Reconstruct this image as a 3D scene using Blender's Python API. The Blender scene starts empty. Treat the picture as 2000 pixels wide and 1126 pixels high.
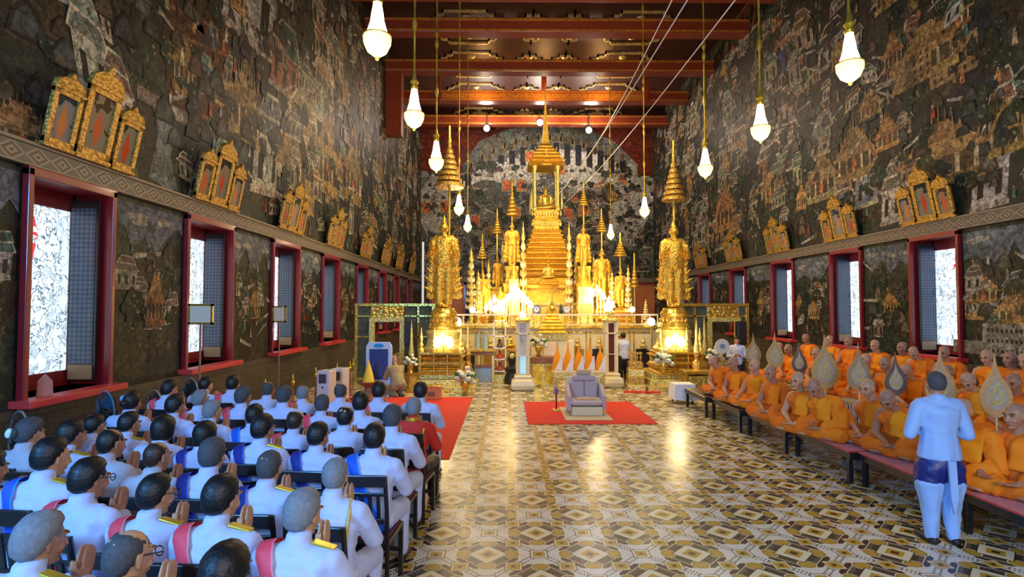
import bpy, bmesh, math, random
import numpy as np
from mathutils import Vector, Matrix, noise
from mathutils.bvhtree import BVHTree
R = math.radians
S = bpy.context.scene
COL = S.collection
rnd = random.Random(7)
F = 1060.0                       # focal length in pixels of the 2000 px frame
CAM = Vector((0, 0, 2.5))
PITCH, YAW = math.atan(37 / F), -math.atan(10 / F)
CR = Matrix.Rotation(YAW, 3, 'Z') @ Matrix.Rotation(R(90) + PITCH, 3, 'X')
XL, XR, YB, ZC = -6.2, 10.6, 39.0, 15.9     # side walls, back wall, ceiling

def ray(u, v): return CR @ Vector(((u - 1000) / F, (563 - v) / F, -1))
def aty(u, v, Y): d = ray(u, v); return CAM + d * (Y / d.y)
def atz(u, v, Z): d = ray(u, v); return CAM + d * ((Z - 2.5) / d.z)
def atx(u, v, X): d = ray(u, v); return CAM + d * (X / d.x)
def px(n, Y): return n / F * Y      # n pixels at distance Y, in metres

# ------------------------------------------------------------ materials
MATS = {}
def nt(name):
    m = bpy.data.materials.new(name); m.use_nodes = True
    n = m.node_tree; b = n.nodes['Principled BSDF']
    return m, n, b
def math_(n, op, a, b=None, c=None):
    x = n.nodes.new('ShaderNodeMath'); x.operation = op
    for i, q in enumerate((a, b, c)):
        if q is None: continue
        if isinstance(q, (int, float)): x.inputs[i].default_value = q
        else: n.links.new(q, x.inputs[i])
    return x.outputs[0]
def mixc(n, fac, a, b, mode='MIX'):
    x = n.nodes.new('ShaderNodeMix'); x.data_type = 'RGBA'; x.blend_type = mode
    for i, q in ((0, fac), (6, a), (7, b)):
        if isinstance(q, (int, float)): x.inputs[i].default_value = q
        elif isinstance(q, tuple): x.inputs[i].default_value = (*q[:3], 1)
        else: n.links.new(q, x.inputs[i])
    return x.outputs[2]
def mat(name, col, rough=.5, metal=0., nscale=0, namp=0., bump=0., emit=0., ecol=None, spec=None, tint=False, coat=0., trans=0., alpha=1., sheen=0.):
    if name in MATS: return MATS[name]
    m, n, b = nt(name)
    b.inputs['Base Color'].default_value = (*col, 1)
    b.inputs['Roughness'].default_value = rough; b.inputs['Metallic'].default_value = metal
    if coat: b.inputs['Coat Weight'].default_value = coat; b.inputs['Coat Roughness'].default_value = .1
    if sheen: b.inputs['Sheen Weight'].default_value = sheen
    if trans: b.inputs['Transmission Weight'].default_value = trans
    if alpha < 1: b.inputs['Alpha'].default_value = alpha
    src = None
    tc = n.nodes.new('ShaderNodeTexCoord')
    nz = n.nodes.new('ShaderNodeTexNoise'); nz.inputs['Scale'].default_value = nscale or 8; nz.inputs['Detail'].default_value = 3
    n.links.new(tc.outputs['Object'], nz.inputs['Vector'])
    a = max(namp, .06)
    dark = tuple(c * (1 - a) for c in col); lite = tuple(min(1, c * (1 + a)) for c in col)
    src = mixc(n, nz.outputs['Fac'], dark, lite)
    if tint:
        at = n.nodes.new('ShaderNodeAttribute'); at.attribute_name = 'tint'
        src = mixc(n, 1.0, src, at.outputs['Color'], 'MULTIPLY')
    n.links.new(src, b.inputs['Base Color'])
    if bump:
        bp = n.nodes.new('ShaderNodeBump'); bp.inputs['Strength'].default_value = bump; bp.inputs['Distance'].default_value = .02
        n.links.new(nz.outputs['Fac'], bp.inputs['Height']); n.links.new(bp.outputs[0], b.inputs['Normal'])
    if emit:
        b.inputs['Emission Color'].default_value = (*(ecol or col), 1); b.inputs['Emission Strength'].default_value = emit
    MATS[name] = m
    return m
def gold(name, col=(.85, .50, .07), rough=.32, scale=30, bump=.5, metal=.75):
    if name in MATS: return MATS[name]
    m, n, b = nt(name)
    tc = n.nodes.new('ShaderNodeTexCoord')
    vo = n.nodes.new('ShaderNodeTexVoronoi'); vo.inputs['Scale'].default_value = scale
    n.links.new(tc.outputs['Object'], vo.inputs['Vector'])
    c = mixc(n, vo.outputs['Distance'], tuple(min(1, x * 1.15) for x in col), tuple(x * .45 for x in col))
    n.links.new(c, b.inputs['Base Color'])
    b.inputs['Roughness'].default_value = rough; b.inputs['Metallic'].default_value = metal
    bp = n.nodes.new('ShaderNodeBump'); bp.inputs['Strength'].default_value = bump; bp.inputs['Distance'].default_value = .03
    bp.invert = True
    n.links.new(vo.outputs['Distance'], bp.inputs['Height']); n.links.new(bp.outputs[0], b.inputs['Normal'])
    MATS[name] = m
    return m
GOLD = gold('gold_ornate'); GOLDS = gold('gold_smooth', (.92, .58, .1), .25, 12, .15)
GOLDL = gold('gold_pale', (.95, .72, .22), .35, 20, .4, .45)
GOLDD = gold('gold_aged', (.62, .36, .07), .42, 16, .7, .55)
BRASS = gold('brass', (.9, .6, .06), .3, 5, .1, .6)
CREAM = mat('cream_paint', (.72, .62, .38), .35, 0, 12, .1, .1)
WHITEP = mat('white_plastic', (.6, .6, .62), .35)
RED = mat('red_lacquer', (.22, .008, .012), .35, 0, 5, .25, .05, coat=.3)
REDSILL = mat('red_sill_paint', (.62, .04, .04), .35, 0, 5, .15, coat=.3)
DARKWOOD = mat('black_wood', (.012, .011, .014), .35, 0, 10, .3, coat=.3)
BLACK = mat('black_matte', (.01, .01, .012), .5)
WOOD = mat('brown_wood', (.22, .09, .035), .45, 0, 9, .4, .1)
CARPET = mat('red_carpet', (.72, .045, .02), .95, 0, 60, .12, .2)
BEIGE = mat('beige_rug', (.62, .5, .34), .95, 0, 50, .15, .2)
LAV = mat('lavender_upholstery', (.48, .38, .40), .6, 0, 20, .1, .1, sheen=.3)
GLASS = mat('pale_glass', (.75, .85, .85), .08, 0, alpha=.3)
WHITECLOTH = mat('white_cloth', (.74, .74, .8), .8, 0, 10, .06, .15, sheen=.2)
FLOWERW = mat('white_petals', (.62, .62, .5), .7, 0, 20, .1)
LEAF = mat('leaf_green', (.05, .14, .03), .6, 0, 15, .4)
SKIN = mat('skin', (.56, .30, .17), .5, 0, 12, .08, .05, tint=True)
SKINM = mat('skin_warm', (.42, .205, .12), .48, 0, 12, .1, .05, tint=True)
HAIRB = mat('hair_black', (.0035, .003, .0035), .5, 0, 60, .3, .25)
HAIRG = mat('hair_grey', (.055, .055, .06), .7, 0, 45, .5, .22)
HAIRS = mat('hair_silver', (.19, .195, .21), .7, 0, 45, .4, .22)
HAIRD = mat('hair_dark_brown', (.03, .012, .007), .45, 0, 60, .4, .3)
UNIF = mat('uniform_white', (.52, .57, .84), .75, 0, 9, .05, .6, sheen=.15)
UNIFG = mat('uniform_offwhite', (.44, .43, .50), .75, 0, 7, .05, .25, sheen=.15)
UNIFR = mat('uniform_red', (.6, .025, .015), .75, 0, 7, .08, .25)
KHAKI = mat('khaki_cloth', (.32, .26, .13), .8, 0, 14, .3, .25)
BLUECL = mat('cloth_sky_blue', (.30, .48, .85), .7, 0, 7, .06, .3, sheen=.15)
NAVY = mat('navy_silk', (.01, .02, .16), .4, 0, 7, .2, .2)
SASHP = mat('sash_pink', (.85, .06, .09), .5, 0, 30, .1, .1, tint=True)
SASHN = mat('sash_navy', (.012, .025, .22), .5, 0, 30, .1, .1, tint=True)
SASHB = mat('sash_royal_blue', (.01, .10, .62), .5, 0, 30, .1, .1, tint=True)
ROBE = mat('robe_orange', (.88, .235, .002), .85, 0, 5, .15, .5)
ROBE2 = mat('robe_amber', (.92, .30, .003), .85, 0, 5, .15, .5)
ROBED = mat('robe_deep_orange', (.76, .165, .002), .85, 0, 5, .2, .5)

# ------------------------------------------------------------ mesh builder
class MB:
    def __init__(s): s.v = []; s.f = []; s.c = []; s.M = Matrix.Identity(4); s.col = None
    def add(s, vs, fs, M=None):
        b = len(s.v); T = s.M @ M if M is not None else s.M
        s.v += [tuple(T @ Vector(p)) for p in vs]
        s.f += [tuple(b + i for i in f) for f in fs]
        if s.col is not None: s.c += [s.col] * len(fs)
        return s
    def box(s, x, y, z, sx, sy, sz, M=None):     # centre, full sizes
        a, b, c = sx / 2, sy / 2, sz / 2
        vs = [(x + i * a, y + j * b, z + k * c) for k in (-1, 1) for j in (-1, 1) for i in (-1, 1)]
        return s.add(vs, [(0, 2, 3, 1), (4, 5, 7, 6), (0, 1, 5, 4), (2, 6, 7, 3), (0, 4, 6, 2), (1, 3, 7, 5)], M)
    def bx(s, x0, x1, y0, y1, z0, z1, M=None):
        return s.box((x0 + x1) / 2, (y0 + y1) / 2, (z0 + z1) / 2, abs(x1 - x0), abs(y1 - y0), abs(z1 - z0), M)
    def lathe(s, prof, n=16, at=(0, 0, 0), M=None, sq=False, sy=1.0):   # prof: (r, z); sq: square plan, r = half width
        vs = []; k = 4 if sq else n
        for r, z in prof:
            for i in range(k):
                a = 2 * math.pi * (i + (.5 if sq else 0)) / k; q = r * (math.sqrt(2) if sq else 1)
                vs.append((at[0] + q * math.cos(a), at[1] + q * math.sin(a) * sy, at[2] + z))
        fs = []
        for j in range(len(prof) - 1):
            for i in range(k):
                i2 = (i + 1) % k
                fs.append((j * k + i, j * k + i2, (j + 1) * k + i2, (j + 1) * k + i))
        fs.append(tuple(range(k))[::-1]); fs.append(tuple((len(prof) - 1) * k + i for i in range(k)))
        return s.add(vs, fs, M)
    def tube(s, pts, r, n=8, M=None, caps=True):
        pts = [Vector(p) for p in pts]; vs = []; m = len(pts)
        for i, p in enumerate(pts):
            d = (pts[min(i + 1, m - 1)] - pts[max(i - 1, 0)]).normalized()
            a = d.cross(Vector((0, 0, 1)))
            if a.length < .05: a = d.cross(Vector((0, 1, 0)))
            a.normalize(); b = d.cross(a); q = r[i] if isinstance(r, (list, tuple)) else r
            for k in range(n):
                t = 2 * math.pi * k / n
                vs.append(p + a * (q * math.cos(t)) + b * (q * math.sin(t)))
        fs = [(j * n + k, j * n + (k + 1) % n, (j + 1) * n + (k + 1) % n, (j + 1) * n + k) for j in range(m - 1) for k in range(n)]
        if caps: fs += [tuple(range(n))[::-1], tuple((m - 1) * n + k for k in range(n))]
        return s.add(vs, fs, M)
    def ell(s, x, y, z, rx, ry, rz, n=14, m=9, M=None):
        pr = [(math.sin(math.pi * (j + .001) / (m - .998)) , -math.cos(math.pi * j / (m - 1))) for j in range(m)]
        vs = [(x + rx * p * math.cos(2 * math.pi * i / n), y + ry * p * math.sin(2 * math.pi * i / n), z + rz * q) for p, q in pr for i in range(n)]
        fs = [(j * n + i, j * n + (i + 1) % n, (j + 1) * n + (i + 1) % n, (j + 1) * n + i) for j in range(m - 1) for i in range(n)]
        fs += [tuple(range(n))[::-1], tuple((m - 1) * n + i for i in range(n))]
        return s.add(vs, fs, M)
    def prism(s, pts, y0, y1, M=None):      # outline in x,z; thickness along y
        n = len(pts)
        vs = [(p[0], y0, p[1]) for p in pts] + [(p[0], y1, p[1]) for p in pts]
        fs = [tuple(range(n)), tuple(range(2 * n - 1, n - 1, -1))] + [(i, n + i, n + (i + 1) % n, (i + 1) % n) for i in range(n)]
        return s.add(vs, fs, M)
    def build(s, name, m, parent=None, smooth=False, bevel=0.):
        me = bpy.data.meshes.new(name); me.from_pydata(s.v, [], s.f); me.materials.append(m)
        if s.c:
            at = me.color_attributes.new('Col', 'FLOAT_COLOR', 'CORNER')
            arr = []
            for f, c in zip(s.f, s.c): arr += list((*c[:3], 1.0)) * len(f)
            at.data.foreach_set('color', arr)
        if smooth:
            me.shade_smooth()
            try: me.set_sharp_from_angle(angle=R(40))
            except Exception: pass
        o = bpy.data.objects.new(name, me); COL.objects.link(o)
        if parent is not None: o.parent = parent
        if bevel:
            b = o.modifiers.new('edge', 'BEVEL'); b.width = bevel; b.segments = 2; b.limit_method = 'ANGLE'
        return o

def tag(o, label, cat, group=None, kind=None):
    if label: o['label'] = label
    if cat: o['category'] = cat
    if group: o['group'] = group
    if kind: o['kind'] = kind
    return o
def thing(name, label, cat, loc=(0, 0, 0), rz=0, group=None, sc=1):
    o = bpy.data.objects.new(name, None); COL.objects.link(o)
    o.empty_display_size = .2
    o.location = loc; o.rotation_euler = (0, 0, rz); o.scale = (sc,) * 3
    return tag(o, label, cat, group)
def struct(o, label=None):
    o['kind'] = 'structure'
    if label: o['label'] = label
    return o
def copy_tree(src, loc, rz, label, group=None, sc=None, keep=None, mats=None):
    r = src.copy(); COL.objects.link(r); r.location = loc; r.rotation_euler = (0, 0, rz)
    if sc is not None: r.scale = (sc,) * 3
    if label: r['label'] = label
    if group: r['group'] = group
    def kids(a, b):
        for ch in a.children:
            if ch.name.split('.')[0] in (keep or ()): continue
            c = ch.copy(); COL.objects.link(c); c.parent = b
            kids(ch, c)
    kids(src, r)
    return r
def share(name, me, m, parent):      # an object on shared mesh data, its material on the object
    o = bpy.data.objects.new(name, me); COL.objects.link(o); o.parent = parent
    o.material_slots[0].link = 'OBJECT'; o.material_slots[0].material = m
    return o

# ------------------------------------------------------------ camera, world
S.cycles.max_bounces = 6; S.cycles.diffuse_bounces = 3; S.cycles.glossy_bounces = 3; S.cycles.transparent_max_bounces = 6
cam = bpy.data.cameras.new('camera'); co = bpy.data.objects.new('camera', cam); COL.objects.link(co)
cam.sensor_width = 36; cam.lens = 36 * F / 2000; cam.clip_start = .05; cam.clip_end = 200
co.matrix_world = Matrix.Translation(CAM) @ CR.to_4x4()
S.camera = co
S.view_settings.view_transform = 'Standard'; S.view_settings.look = 'None'; S.view_settings.gamma = 1
S.view_settings.use_curve_mapping = False; S.view_settings.exposure = 0.1
w = bpy.data.worlds.new('daylight'); S.world = w; w.use_nodes = True
w.node_tree.nodes['Background'].inputs[0].default_value = (.62, .72, 1, 1)
w.node_tree.nodes['Background'].inputs[1].default_value = .16

def light(kind, loc, energy, col, size=.3, rot=None, target=None, spot=None, sy=None):
    l = bpy.data.lights.new(kind.lower() + '_light', kind); l.energy = energy; l.color = col
    if kind == 'AREA':
        l.size = size
        if sy: l.shape = 'RECTANGLE'; l.size_y = sy
    else: l.shadow_soft_size = size
    if spot: l.spot_size = R(spot); l.spot_blend = .6
    o = bpy.data.objects.new(l.name, l); COL.objects.link(o); o.location = loc
    if target is not None: o.rotation_euler = (Vector(target) - Vector(loc)).to_track_quat('-Z', 'Y').to_euler()
    return o
# ============================================================ THE SETTING
# ---- floor of patterned cement tiles
m, n, b = nt('floor_tiles')
geo = n.nodes.new('ShaderNodeNewGeometry'); sep = n.nodes.new('ShaderNodeSeparateXYZ')
n.links.new(geo.outputs['Position'], sep.inputs[0])
PER = .735
x = math_(n, 'SUBTRACT', sep.outputs[0], .3257); y = math_(n, 'SUBTRACT', sep.outputs[1], 5.077)
def fold(op):
    a = math_(n, op, x, y); a = math_(n, 'MULTIPLY', a, .70711 / PER)
    a = math_(n, 'ADD', a, 100.5); a = math_(n, 'FRACT', a)
    a = math_(n, 'SUBTRACT', a, .5); return math_(n, 'MULTIPLY', math_(n, 'ABSOLUTE', a), PER)
a_, b_ = fold('ADD'), fold('SUBTRACT')
p = math_(n, 'MAXIMUM', a_, b_); q = math_(n, 'MINIMUM', a_, b_)
H = PER / 2
brown, gol, olive, cream, grey, white, dgreen = (.025, .009, .007), (.52, .30, .025), (.30, .22, .04), (.78, .70, .46), (.10, .075, .055), (.74, .69, .58), (.022, .026, .018)
oct_ = math_(n, 'MAXIMUM', p, math_(n, 'MULTIPLY', math_(n, 'ADD', p, q), .70))
def lt(v, t): return math_(n, 'LESS_THAN', v, t)
c = mixc(n, lt(oct_, .312), white, cream)                        # white band / thin cream rim
c = mixc(n, lt(oct_, .302), c, brown)
c = mixc(n, lt(oct_, .245), c, cream)
c = mixc(n, lt(oct_, .236), c, grey)
c = mixc(n, lt(p, .195), c, dgreen)
dx = math_(n, 'SUBTRACT', p, .185); dy = math_(n, 'SUBTRACT', q, .165)
dd = math_(n, 'SQRT', math_(n, 'ADD', math_(n, 'MULTIPLY', dx, dx), math_(n, 'MULTIPLY', dy, dy)))
c = mixc(n, lt(dd, .077), c, cream); c = mixc(n, lt(dd, .067), c, olive); c = mixc(n, lt(dd, .05), c, gol)
c = mixc(n, lt(p, .148), c, brown); c = mixc(n, lt(p, .138), c, cream)
c = mixc(n, lt(p, .075), c, gol); c = mixc(n, lt(p, .034), c, brown)
hp = math_(n, 'SUBTRACT', H, p); hq = math_(n, 'SUBTRACT', H, q)
# dots in the white band
inb = math_(n, 'LESS_THAN', hp, .045)
d1 = math_(n, 'ABSOLUTE', math_(n, 'SUBTRACT', hp, .024)); d2 = math_(n, 'ABSOLUTE', math_(n, 'SUBTRACT', math_(n, 'PINGPONG', q, .034), .017))
dot = lt(math_(n, 'MAXIMUM', d1, d2), .0095)
c = mixc(n, dot, c, dgreen)
e1 = math_(n, 'ADD', hp, q)                                      # gold diamonds at the middle of each edge
c = mixc(n, lt(e1, .125), c, brown); c = mixc(n, lt(e1, .112), c, cream); c = mixc(n, lt(e1, .09), c, gol); c = mixc(n, lt(e1, .03), c, brown)
e2 = math_(n, 'ADD', hp, hq)
c = mixc(n, lt(e2, .13), c, grey); c = mixc(n, lt(e2, .115), c, white); c = mixc(n, lt(e2, .085), c, gol); c = mixc(n, lt(e2, .03), c, brown)
nz = n.nodes.new('ShaderNodeTexNoise'); nz.inputs['Scale'].default_value = 1.3; nz.inputs['Detail'].default_value = 4
n.links.new(geo.outputs['Position'], nz.inputs['Vector'])
c = mixc(n, math_(n, 'MULTIPLY', nz.outputs['Fac'], .10), c, (.5, .4, .26))
n.links.new(c, b.inputs['Base Color'])
rr = math_(n, 'MULTIPLY_ADD', nz.outputs['Fac'], .22, .16); n.links.new(rr, b.inputs['Roughness'])
b.inputs['Specular IOR Level'].default_value = .4
FLOORM = m
struct(MB().bx(XL - .7, XR + .7, -3, YB + .3, -.2, 0).build('floor', FLOORM), 'glossy floor of patterned cream, brown and gold cement tiles')

# ---- painted walls: one mesh per wall, the painting is made of small flat painted shapes and the wall plaster
m, n, b = nt('mural_paint')
at = n.nodes.new('ShaderNodeAttribute'); at.attribute_name = 'Col'
geo = n.nodes.new('ShaderNodeNewGeometry')
v1 = n.nodes.new('ShaderNodeTexVoronoi'); v1.inputs['Scale'].default_value = 3.2; v1.feature = 'SMOOTH_F1'
v2 = n.nodes.new('ShaderNodeTexNoise'); v2.inputs['Scale'].default_value = 9; v2.inputs['Detail'].default_value = 5
for v_ in (v1, v2): n.links.new(geo.outputs['Position'], v_.inputs['Vector'])
k = math_(n, 'MULTIPLY_ADD', v2.outputs['Fac'], 1.55, -.12)
k = math_(n, 'MULTIPLY', k, math_(n, 'MULTIPLY_ADD', v1.outputs['Distance'], -.9, 1.35))
v3 = n.nodes.new('ShaderNodeTexVoronoi'); v3.inputs['Scale'].default_value = 4.2; v3.feature = 'DISTANCE_TO_EDGE'
v4 = n.nodes.new('ShaderNodeTexNoise'); v4.inputs['Scale'].default_value = 2.6; v4.inputs['Detail'].default_value = 8; v4.inputs['Roughness'].default_value = .65
mv = n.nodes.new('ShaderNodeVectorMath'); mv.operation = 'MULTIPLY_ADD'; n.links.new(v2.outputs['Color'], mv.inputs[0]); mv.inputs[1].default_value = (.35, .35, .35); n.links.new(geo.outputs['Position'], mv.inputs[2])
n.links.new(mv.outputs[0], v3.inputs['Vector']); n.links.new(geo.outputs['Position'], v4.inputs['Vector'])
e3 = math_(n, 'MINIMUM', math_(n, 'MULTIPLY_ADD', v3.outputs['Distance'], 7.0, .35), 1.15)
k = math_(n, 'MULTIPLY', k, e3)
cc = mixc(n, 1.0, at.outputs['Color'], k, 'MULTIPLY')
m1 = math_(n, 'MULTIPLY', math_(n, 'GREATER_THAN', v4.outputs['Fac'], .585), .75)
cc = mixc(n, m1, cc, (.022, .026, .02))
m2 = math_(n, 'MULTIPLY', lt(v4.outputs['Fac'], .37), .35)
cc = mixc(n, m2, cc, (.17, .13, .075))
n.links.new(cc, b.inputs['Base Color'])
b.inputs['Roughness'].default_value = .5; b.inputs['Specular IOR Level'].default_value = .2
MURAL = m

class Mural(MB):
    def __init__(s, fn): super().__init__(); s.fn = fn; s.lay = 0
    def poly(s, pts, col):
        s.lay += 1; off = .002 + (s.lay % 400) * .00004
        b0 = len(s.v); s.v += [tuple(s.fn(p[0], p[1], off)) for p in pts]; s.f.append(tuple(range(b0, b0 + len(pts)))); s.c.append(col)
    def rect(s, x0, x1, z0, z1, col, T=lambda p: p): s.poly([T((x0, z0)), T((x1, z0)), T((x1, z1)), T((x0, z1))], col)
def jit(c, a=.2):
    k = 1 + rnd.uniform(-a, a); return tuple(max(.001, q * k * (1 + rnd.uniform(-.08, .08))) for q in c)
def blob(mu, x, z, rx, rz, col, n=9, a=.2):
    ph = rnd.random() * 6
    mu.poly([(x + rx * math.cos(ph + 2 * math.pi * i / n) * (1 + rnd.uniform(-a, a)), z + rz * math.sin(ph + 2 * math.pi * i / n) * (1 + rnd.uniform(-a, a))) for i in range(n)], col)
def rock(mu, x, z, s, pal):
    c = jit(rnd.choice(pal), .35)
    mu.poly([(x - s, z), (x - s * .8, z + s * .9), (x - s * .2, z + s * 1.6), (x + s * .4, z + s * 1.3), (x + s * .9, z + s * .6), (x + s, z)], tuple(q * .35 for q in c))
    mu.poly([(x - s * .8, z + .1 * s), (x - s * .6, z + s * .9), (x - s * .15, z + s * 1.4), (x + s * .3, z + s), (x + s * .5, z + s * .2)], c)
def tree(mu, x, z, s, pal):
    mu.rect(x - s * .08, x + s * .08, z, z + s, (.05, .03, .02))
    for i in range(5): blob(mu, x + rnd.uniform(-.6, .6) * s, z + s * rnd.uniform(.8, 1.8), s * .5, s * .4, jit(rnd.choice(pal), .4), 8)
    for i in range(6): blob(mu, x + rnd.uniform(-.8, .8) * s, z + s * rnd.uniform(.8, 1.9), s * .1, s * .1, (.2, .2, .12), 5)
def hall(mu, x, z, w, h, wall, roof, lean=0):
    T = lambda p: (p[0] + lean * (p[1] - z), p[1] + lean * .6 * (p[0] - x))
    mu.rect(x - w, x + w, z, z + h, jit(wall, .15), T)
    k = max(2, int(w / h * 2.5) + 1)
    for i in range(k):
        cx = x - w + (i + .5) * 2 * w / k; mu.rect(cx - w / k * .35, cx + w / k * .35, z + h * .15, z + h * .75, (.03, .022, .02), T)
    mu.rect(x - w * 1.1, x + w * 1.1, z - h * .15, z, jit((.5, .45, .36)), T)
    for j, (a, b_) in enumerate(((1.25, .8), (.95, .5))):
        z0 = z + h + j * h * .45
        mu.poly([T((x - w * a, z0)), T((x + w * a, z0)), T((x + w * b_, z0 + h * .5)), T((x - w * b_, z0 + h * .5))], jit((.6, .55, .42)))
        mu.poly([T((x - w * a * .88, z0 + .05 * h)), T((x + w * a * .88, z0 + .05 * h)), T((x + w * b_ * .95, z0 + h * .42)), T((x - w * b_ * .95, z0 + h * .42))], jit(roof))
def spired(mu, x, z, w, h, col):      # golden palace with spires
    dk = tuple(q * .35 for q in col)
    mu.rect(x - w, x + w, z, z + h * .12, jit(col)); mu.rect(x - w * .8, x + w * .8, z + h * .12, z + h * .34, dk)
    for i in range(5): cx = x - w * .8 + i * w * .4; mu.rect(cx - w * .05, cx + w * .05, z + h * .12, z + h * .36, jit((.62, .5, .33)))
    blob(mu, x, z + h * .22, w * .14, h * .1, (.62, .2, .08), 8)
    for j in range(4):
        ww = w * (1.15 - j * .27); z0 = z + h * (.34 + j * .1)
        mu.poly([(x - ww, z0), (x + ww, z0), (x + ww * .72, z0 + h * .12), (x - ww * .72, z0 + h * .12)], jit(col, .3))
        for sgn in (-1, 1): mu.poly([(x + sgn * ww, z0), (x + sgn * ww * .92, z0 + h * .02), (x + sgn * ww * 1.02, z0 + h * .14)], jit(col))
    for i in range(-3, 4): mu.poly([(x + i * w * .16 - w * .05, z + h * .6), (x + i * w * .16 + w * .05, z + h * .6), (x + i * w * .16, z + h * (1.0 - .09 * abs(i)))], jit(col, .25))
def folk(mu, x, z, s):
    c = rnd.choice(((.5, .1, .05), (.5, .4, .25), (.1, .2, .3), (.55, .5, .45), (.5, .25, .1), (.08, .22, .17)))
    mu.poly([(x - s * .3, z), (x + s * .3, z), (x + s * .2, z + s * 1.1), (x - s * .2, z + s * 1.1)], jit(c))
    blob(mu, x, z + s * 1.3, s * .15, s * .18, (.5, .33, .2), 6)
DARKS = [(.040, .043, .034), (.055, .05, .036), (.035, .045, .05), (.07, .055, .035), (.05, .06, .045)]
ROCKS = [(.09, .085, .075), (.13, .115, .09), (.07, .075, .075), (.15, .11, .08), (.08, .1, .085), (.11, .075, .05)]
TREES = [(.025, .04, .02), (.04, .055, .03), (.05, .05, .02), (.02, .04, .035)]
OCH = (.42, .25, .09)
def paint(mu, s0, s1, z0, z1, k, low=False):
    """fill a stretch of wall with painted ground, rocks, trees, halls, palaces and people"""
    area = (s1 - s0) * (z1 - z0)
    ok = lambda s, z: s0 + .2 < s < s1 - .2 and z0 + .15 < z < z1 - .2
    items = []
    for i in range(int(area * 5.5 * k)):
        r_ = rnd.random(); s = rnd.uniform(s0 + .3, s1 - .3); z = z0 + (z1 - z0) * rnd.random()
        items.append((z, s, r_))
    items.sort(reverse=True)
    top = z1 - .9
    for z, s, r_ in items:
        if not ok(s, z): continue
        sz = 1.0 if not low else .75
        if low and z > z1 - .75: continue
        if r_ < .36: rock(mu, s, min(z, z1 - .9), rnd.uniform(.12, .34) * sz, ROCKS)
        elif r_ < .58: tree(mu, s, min(z, z1 - 1.0), rnd.uniform(.16, .42) * sz, TREES)
        elif r_ < .66: hall(mu, s, min(z, z1 - 1.3), rnd.uniform(.15, .4) * sz, rnd.uniform(.2, .42) * sz, rnd.choice(((.44, .40, .32), (.52, .48, .42), (.30, .22, .15))), rnd.choice(((.14, .14, .13), (.26, .10, .05), (.08, .18, .15), (.2, .16, .14))), rnd.uniform(-.35, .35))
        elif r_ < .685: spired(mu, s, min(z, z1 - 2.0), rnd.uniform(.3, .55) * sz, rnd.uniform(1.0, 1.7) * sz, jit(OCH, .3))
        elif r_ < .92: folk(mu, s, min(z, z1 - .5), rnd.uniform(.14, .26) * sz)
        else:
            L = rnd.uniform(.4, 1.1) * sz; a = rnd.uniform(-.7, .7)
            if z + .3 < z1 and abs(L * a) + .2 < z1 - z and s + L < s1 and z - abs(L * a) > z0: mu.poly([(s, z), (s + L, z + L * a), (s + L, z + L * a + .07), (s, z + .1)], jit((.46, .42, .35)))
def skyband(mu, s0, s1, z1):
    pts = [(s0, z1)] + [(s0 + (s1 - s0) * i / 12, z1 - rnd.uniform(.25, .8)) for i in range(13)] + [(s1, z1)]
    mu.poly(pts, jit((.16, .19, .24), .15))
    for i in range(4): blob(mu, rnd.uniform(s0 + .3, s1 - .3), z1 - rnd.uniform(.15, .3), .2, .07, (.38, .36, .33), 9)

LW = [(50, 213), (362, 450), (530, 582), (628, 660), (695, 716), (738, 753), (768, 778)]
RW = [(1790, 1885), (1630, 1690), (1512, 1555), (1430, 1460), (1368, 1390)]
LWY = [(2.95, 4.5)] + [(F * 6.2 / (990 - a), F * 6.2 / (990 - b)) for a, b in LW] + [(33.4, 35.0)]
RWY = [(4.7, 6.3), (8.6, 10.2)] + [(F * 10.6 / (b - 990), F * 10.6 / (a - 990)) for a, b in RW] + [(32.0, 33.6)]
ZS, ZT, ZK0, ZK1 = 1.33, 4.22, 4.32, 4.58

def side_wall(name, fn, wins, lowk, label):
    mu = Mural(fn)
    def base(s0, s1, z0, z1, cell=.8):        # plaster ground in patches of slightly different dark colour
        ns = max(1, int((s1 - s0) / cell)); nz_ = max(1, int((z1 - z0) / cell))
        for i in range(ns):
            for j in range(nz_):
                a, b_ = s0 + (s1 - s0) * i / ns, s0 + (s1 - s0) * (i + 1) / ns
                c0, d0 = z0 + (z1 - z0) * j / nz_, z0 + (z1 - z0) * (j + 1) / nz_
                k = len(mu.v); mu.v += [tuple(fn(*p, 0)) for p in ((a, c0), (b_, c0), (b_, d0), (a, d0))]
                mu.f.append((k, k + 1, k + 2, k + 3)); mu.c.append(jit(rnd.choice(DARKS), .3))
    base(-3, YB, ZT, ZC); base(-3, YB, 0, ZS)
    e = [-3] + [q for w_ in wins for q in w_] + [YB]
    for i in range(0, len(e), 2):
        base(e[i], e[i + 1], ZS, ZT)
        paint(mu, e[i], e[i + 1], ZS + .1, ZT, lowk, True); skyband(mu, e[i] + .02, e[i + 1] - .02, ZT)
        for q_, sg in ((e[i], 1), (e[i + 1], -1)): mu.rect(min(q_, q_ + sg * .09), max(q_, q_ + sg * .09), ZS, ZT, (.012, .01, .01))
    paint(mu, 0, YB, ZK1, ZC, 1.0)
    return mu
def fl(s, z, o): return Vector((XL + o, s, z))
def fr(s, z, o): return Vector((XR - o, s, z))
mu = side_wall('wall_left', fl, LWY, 2.0, '')
def L(u, v): p_ = atx(u, v, XL); return p_.y, p_.z
def RR(u, v): p_ = atx(u, v, XR); return p_.y, p_.z
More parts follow.
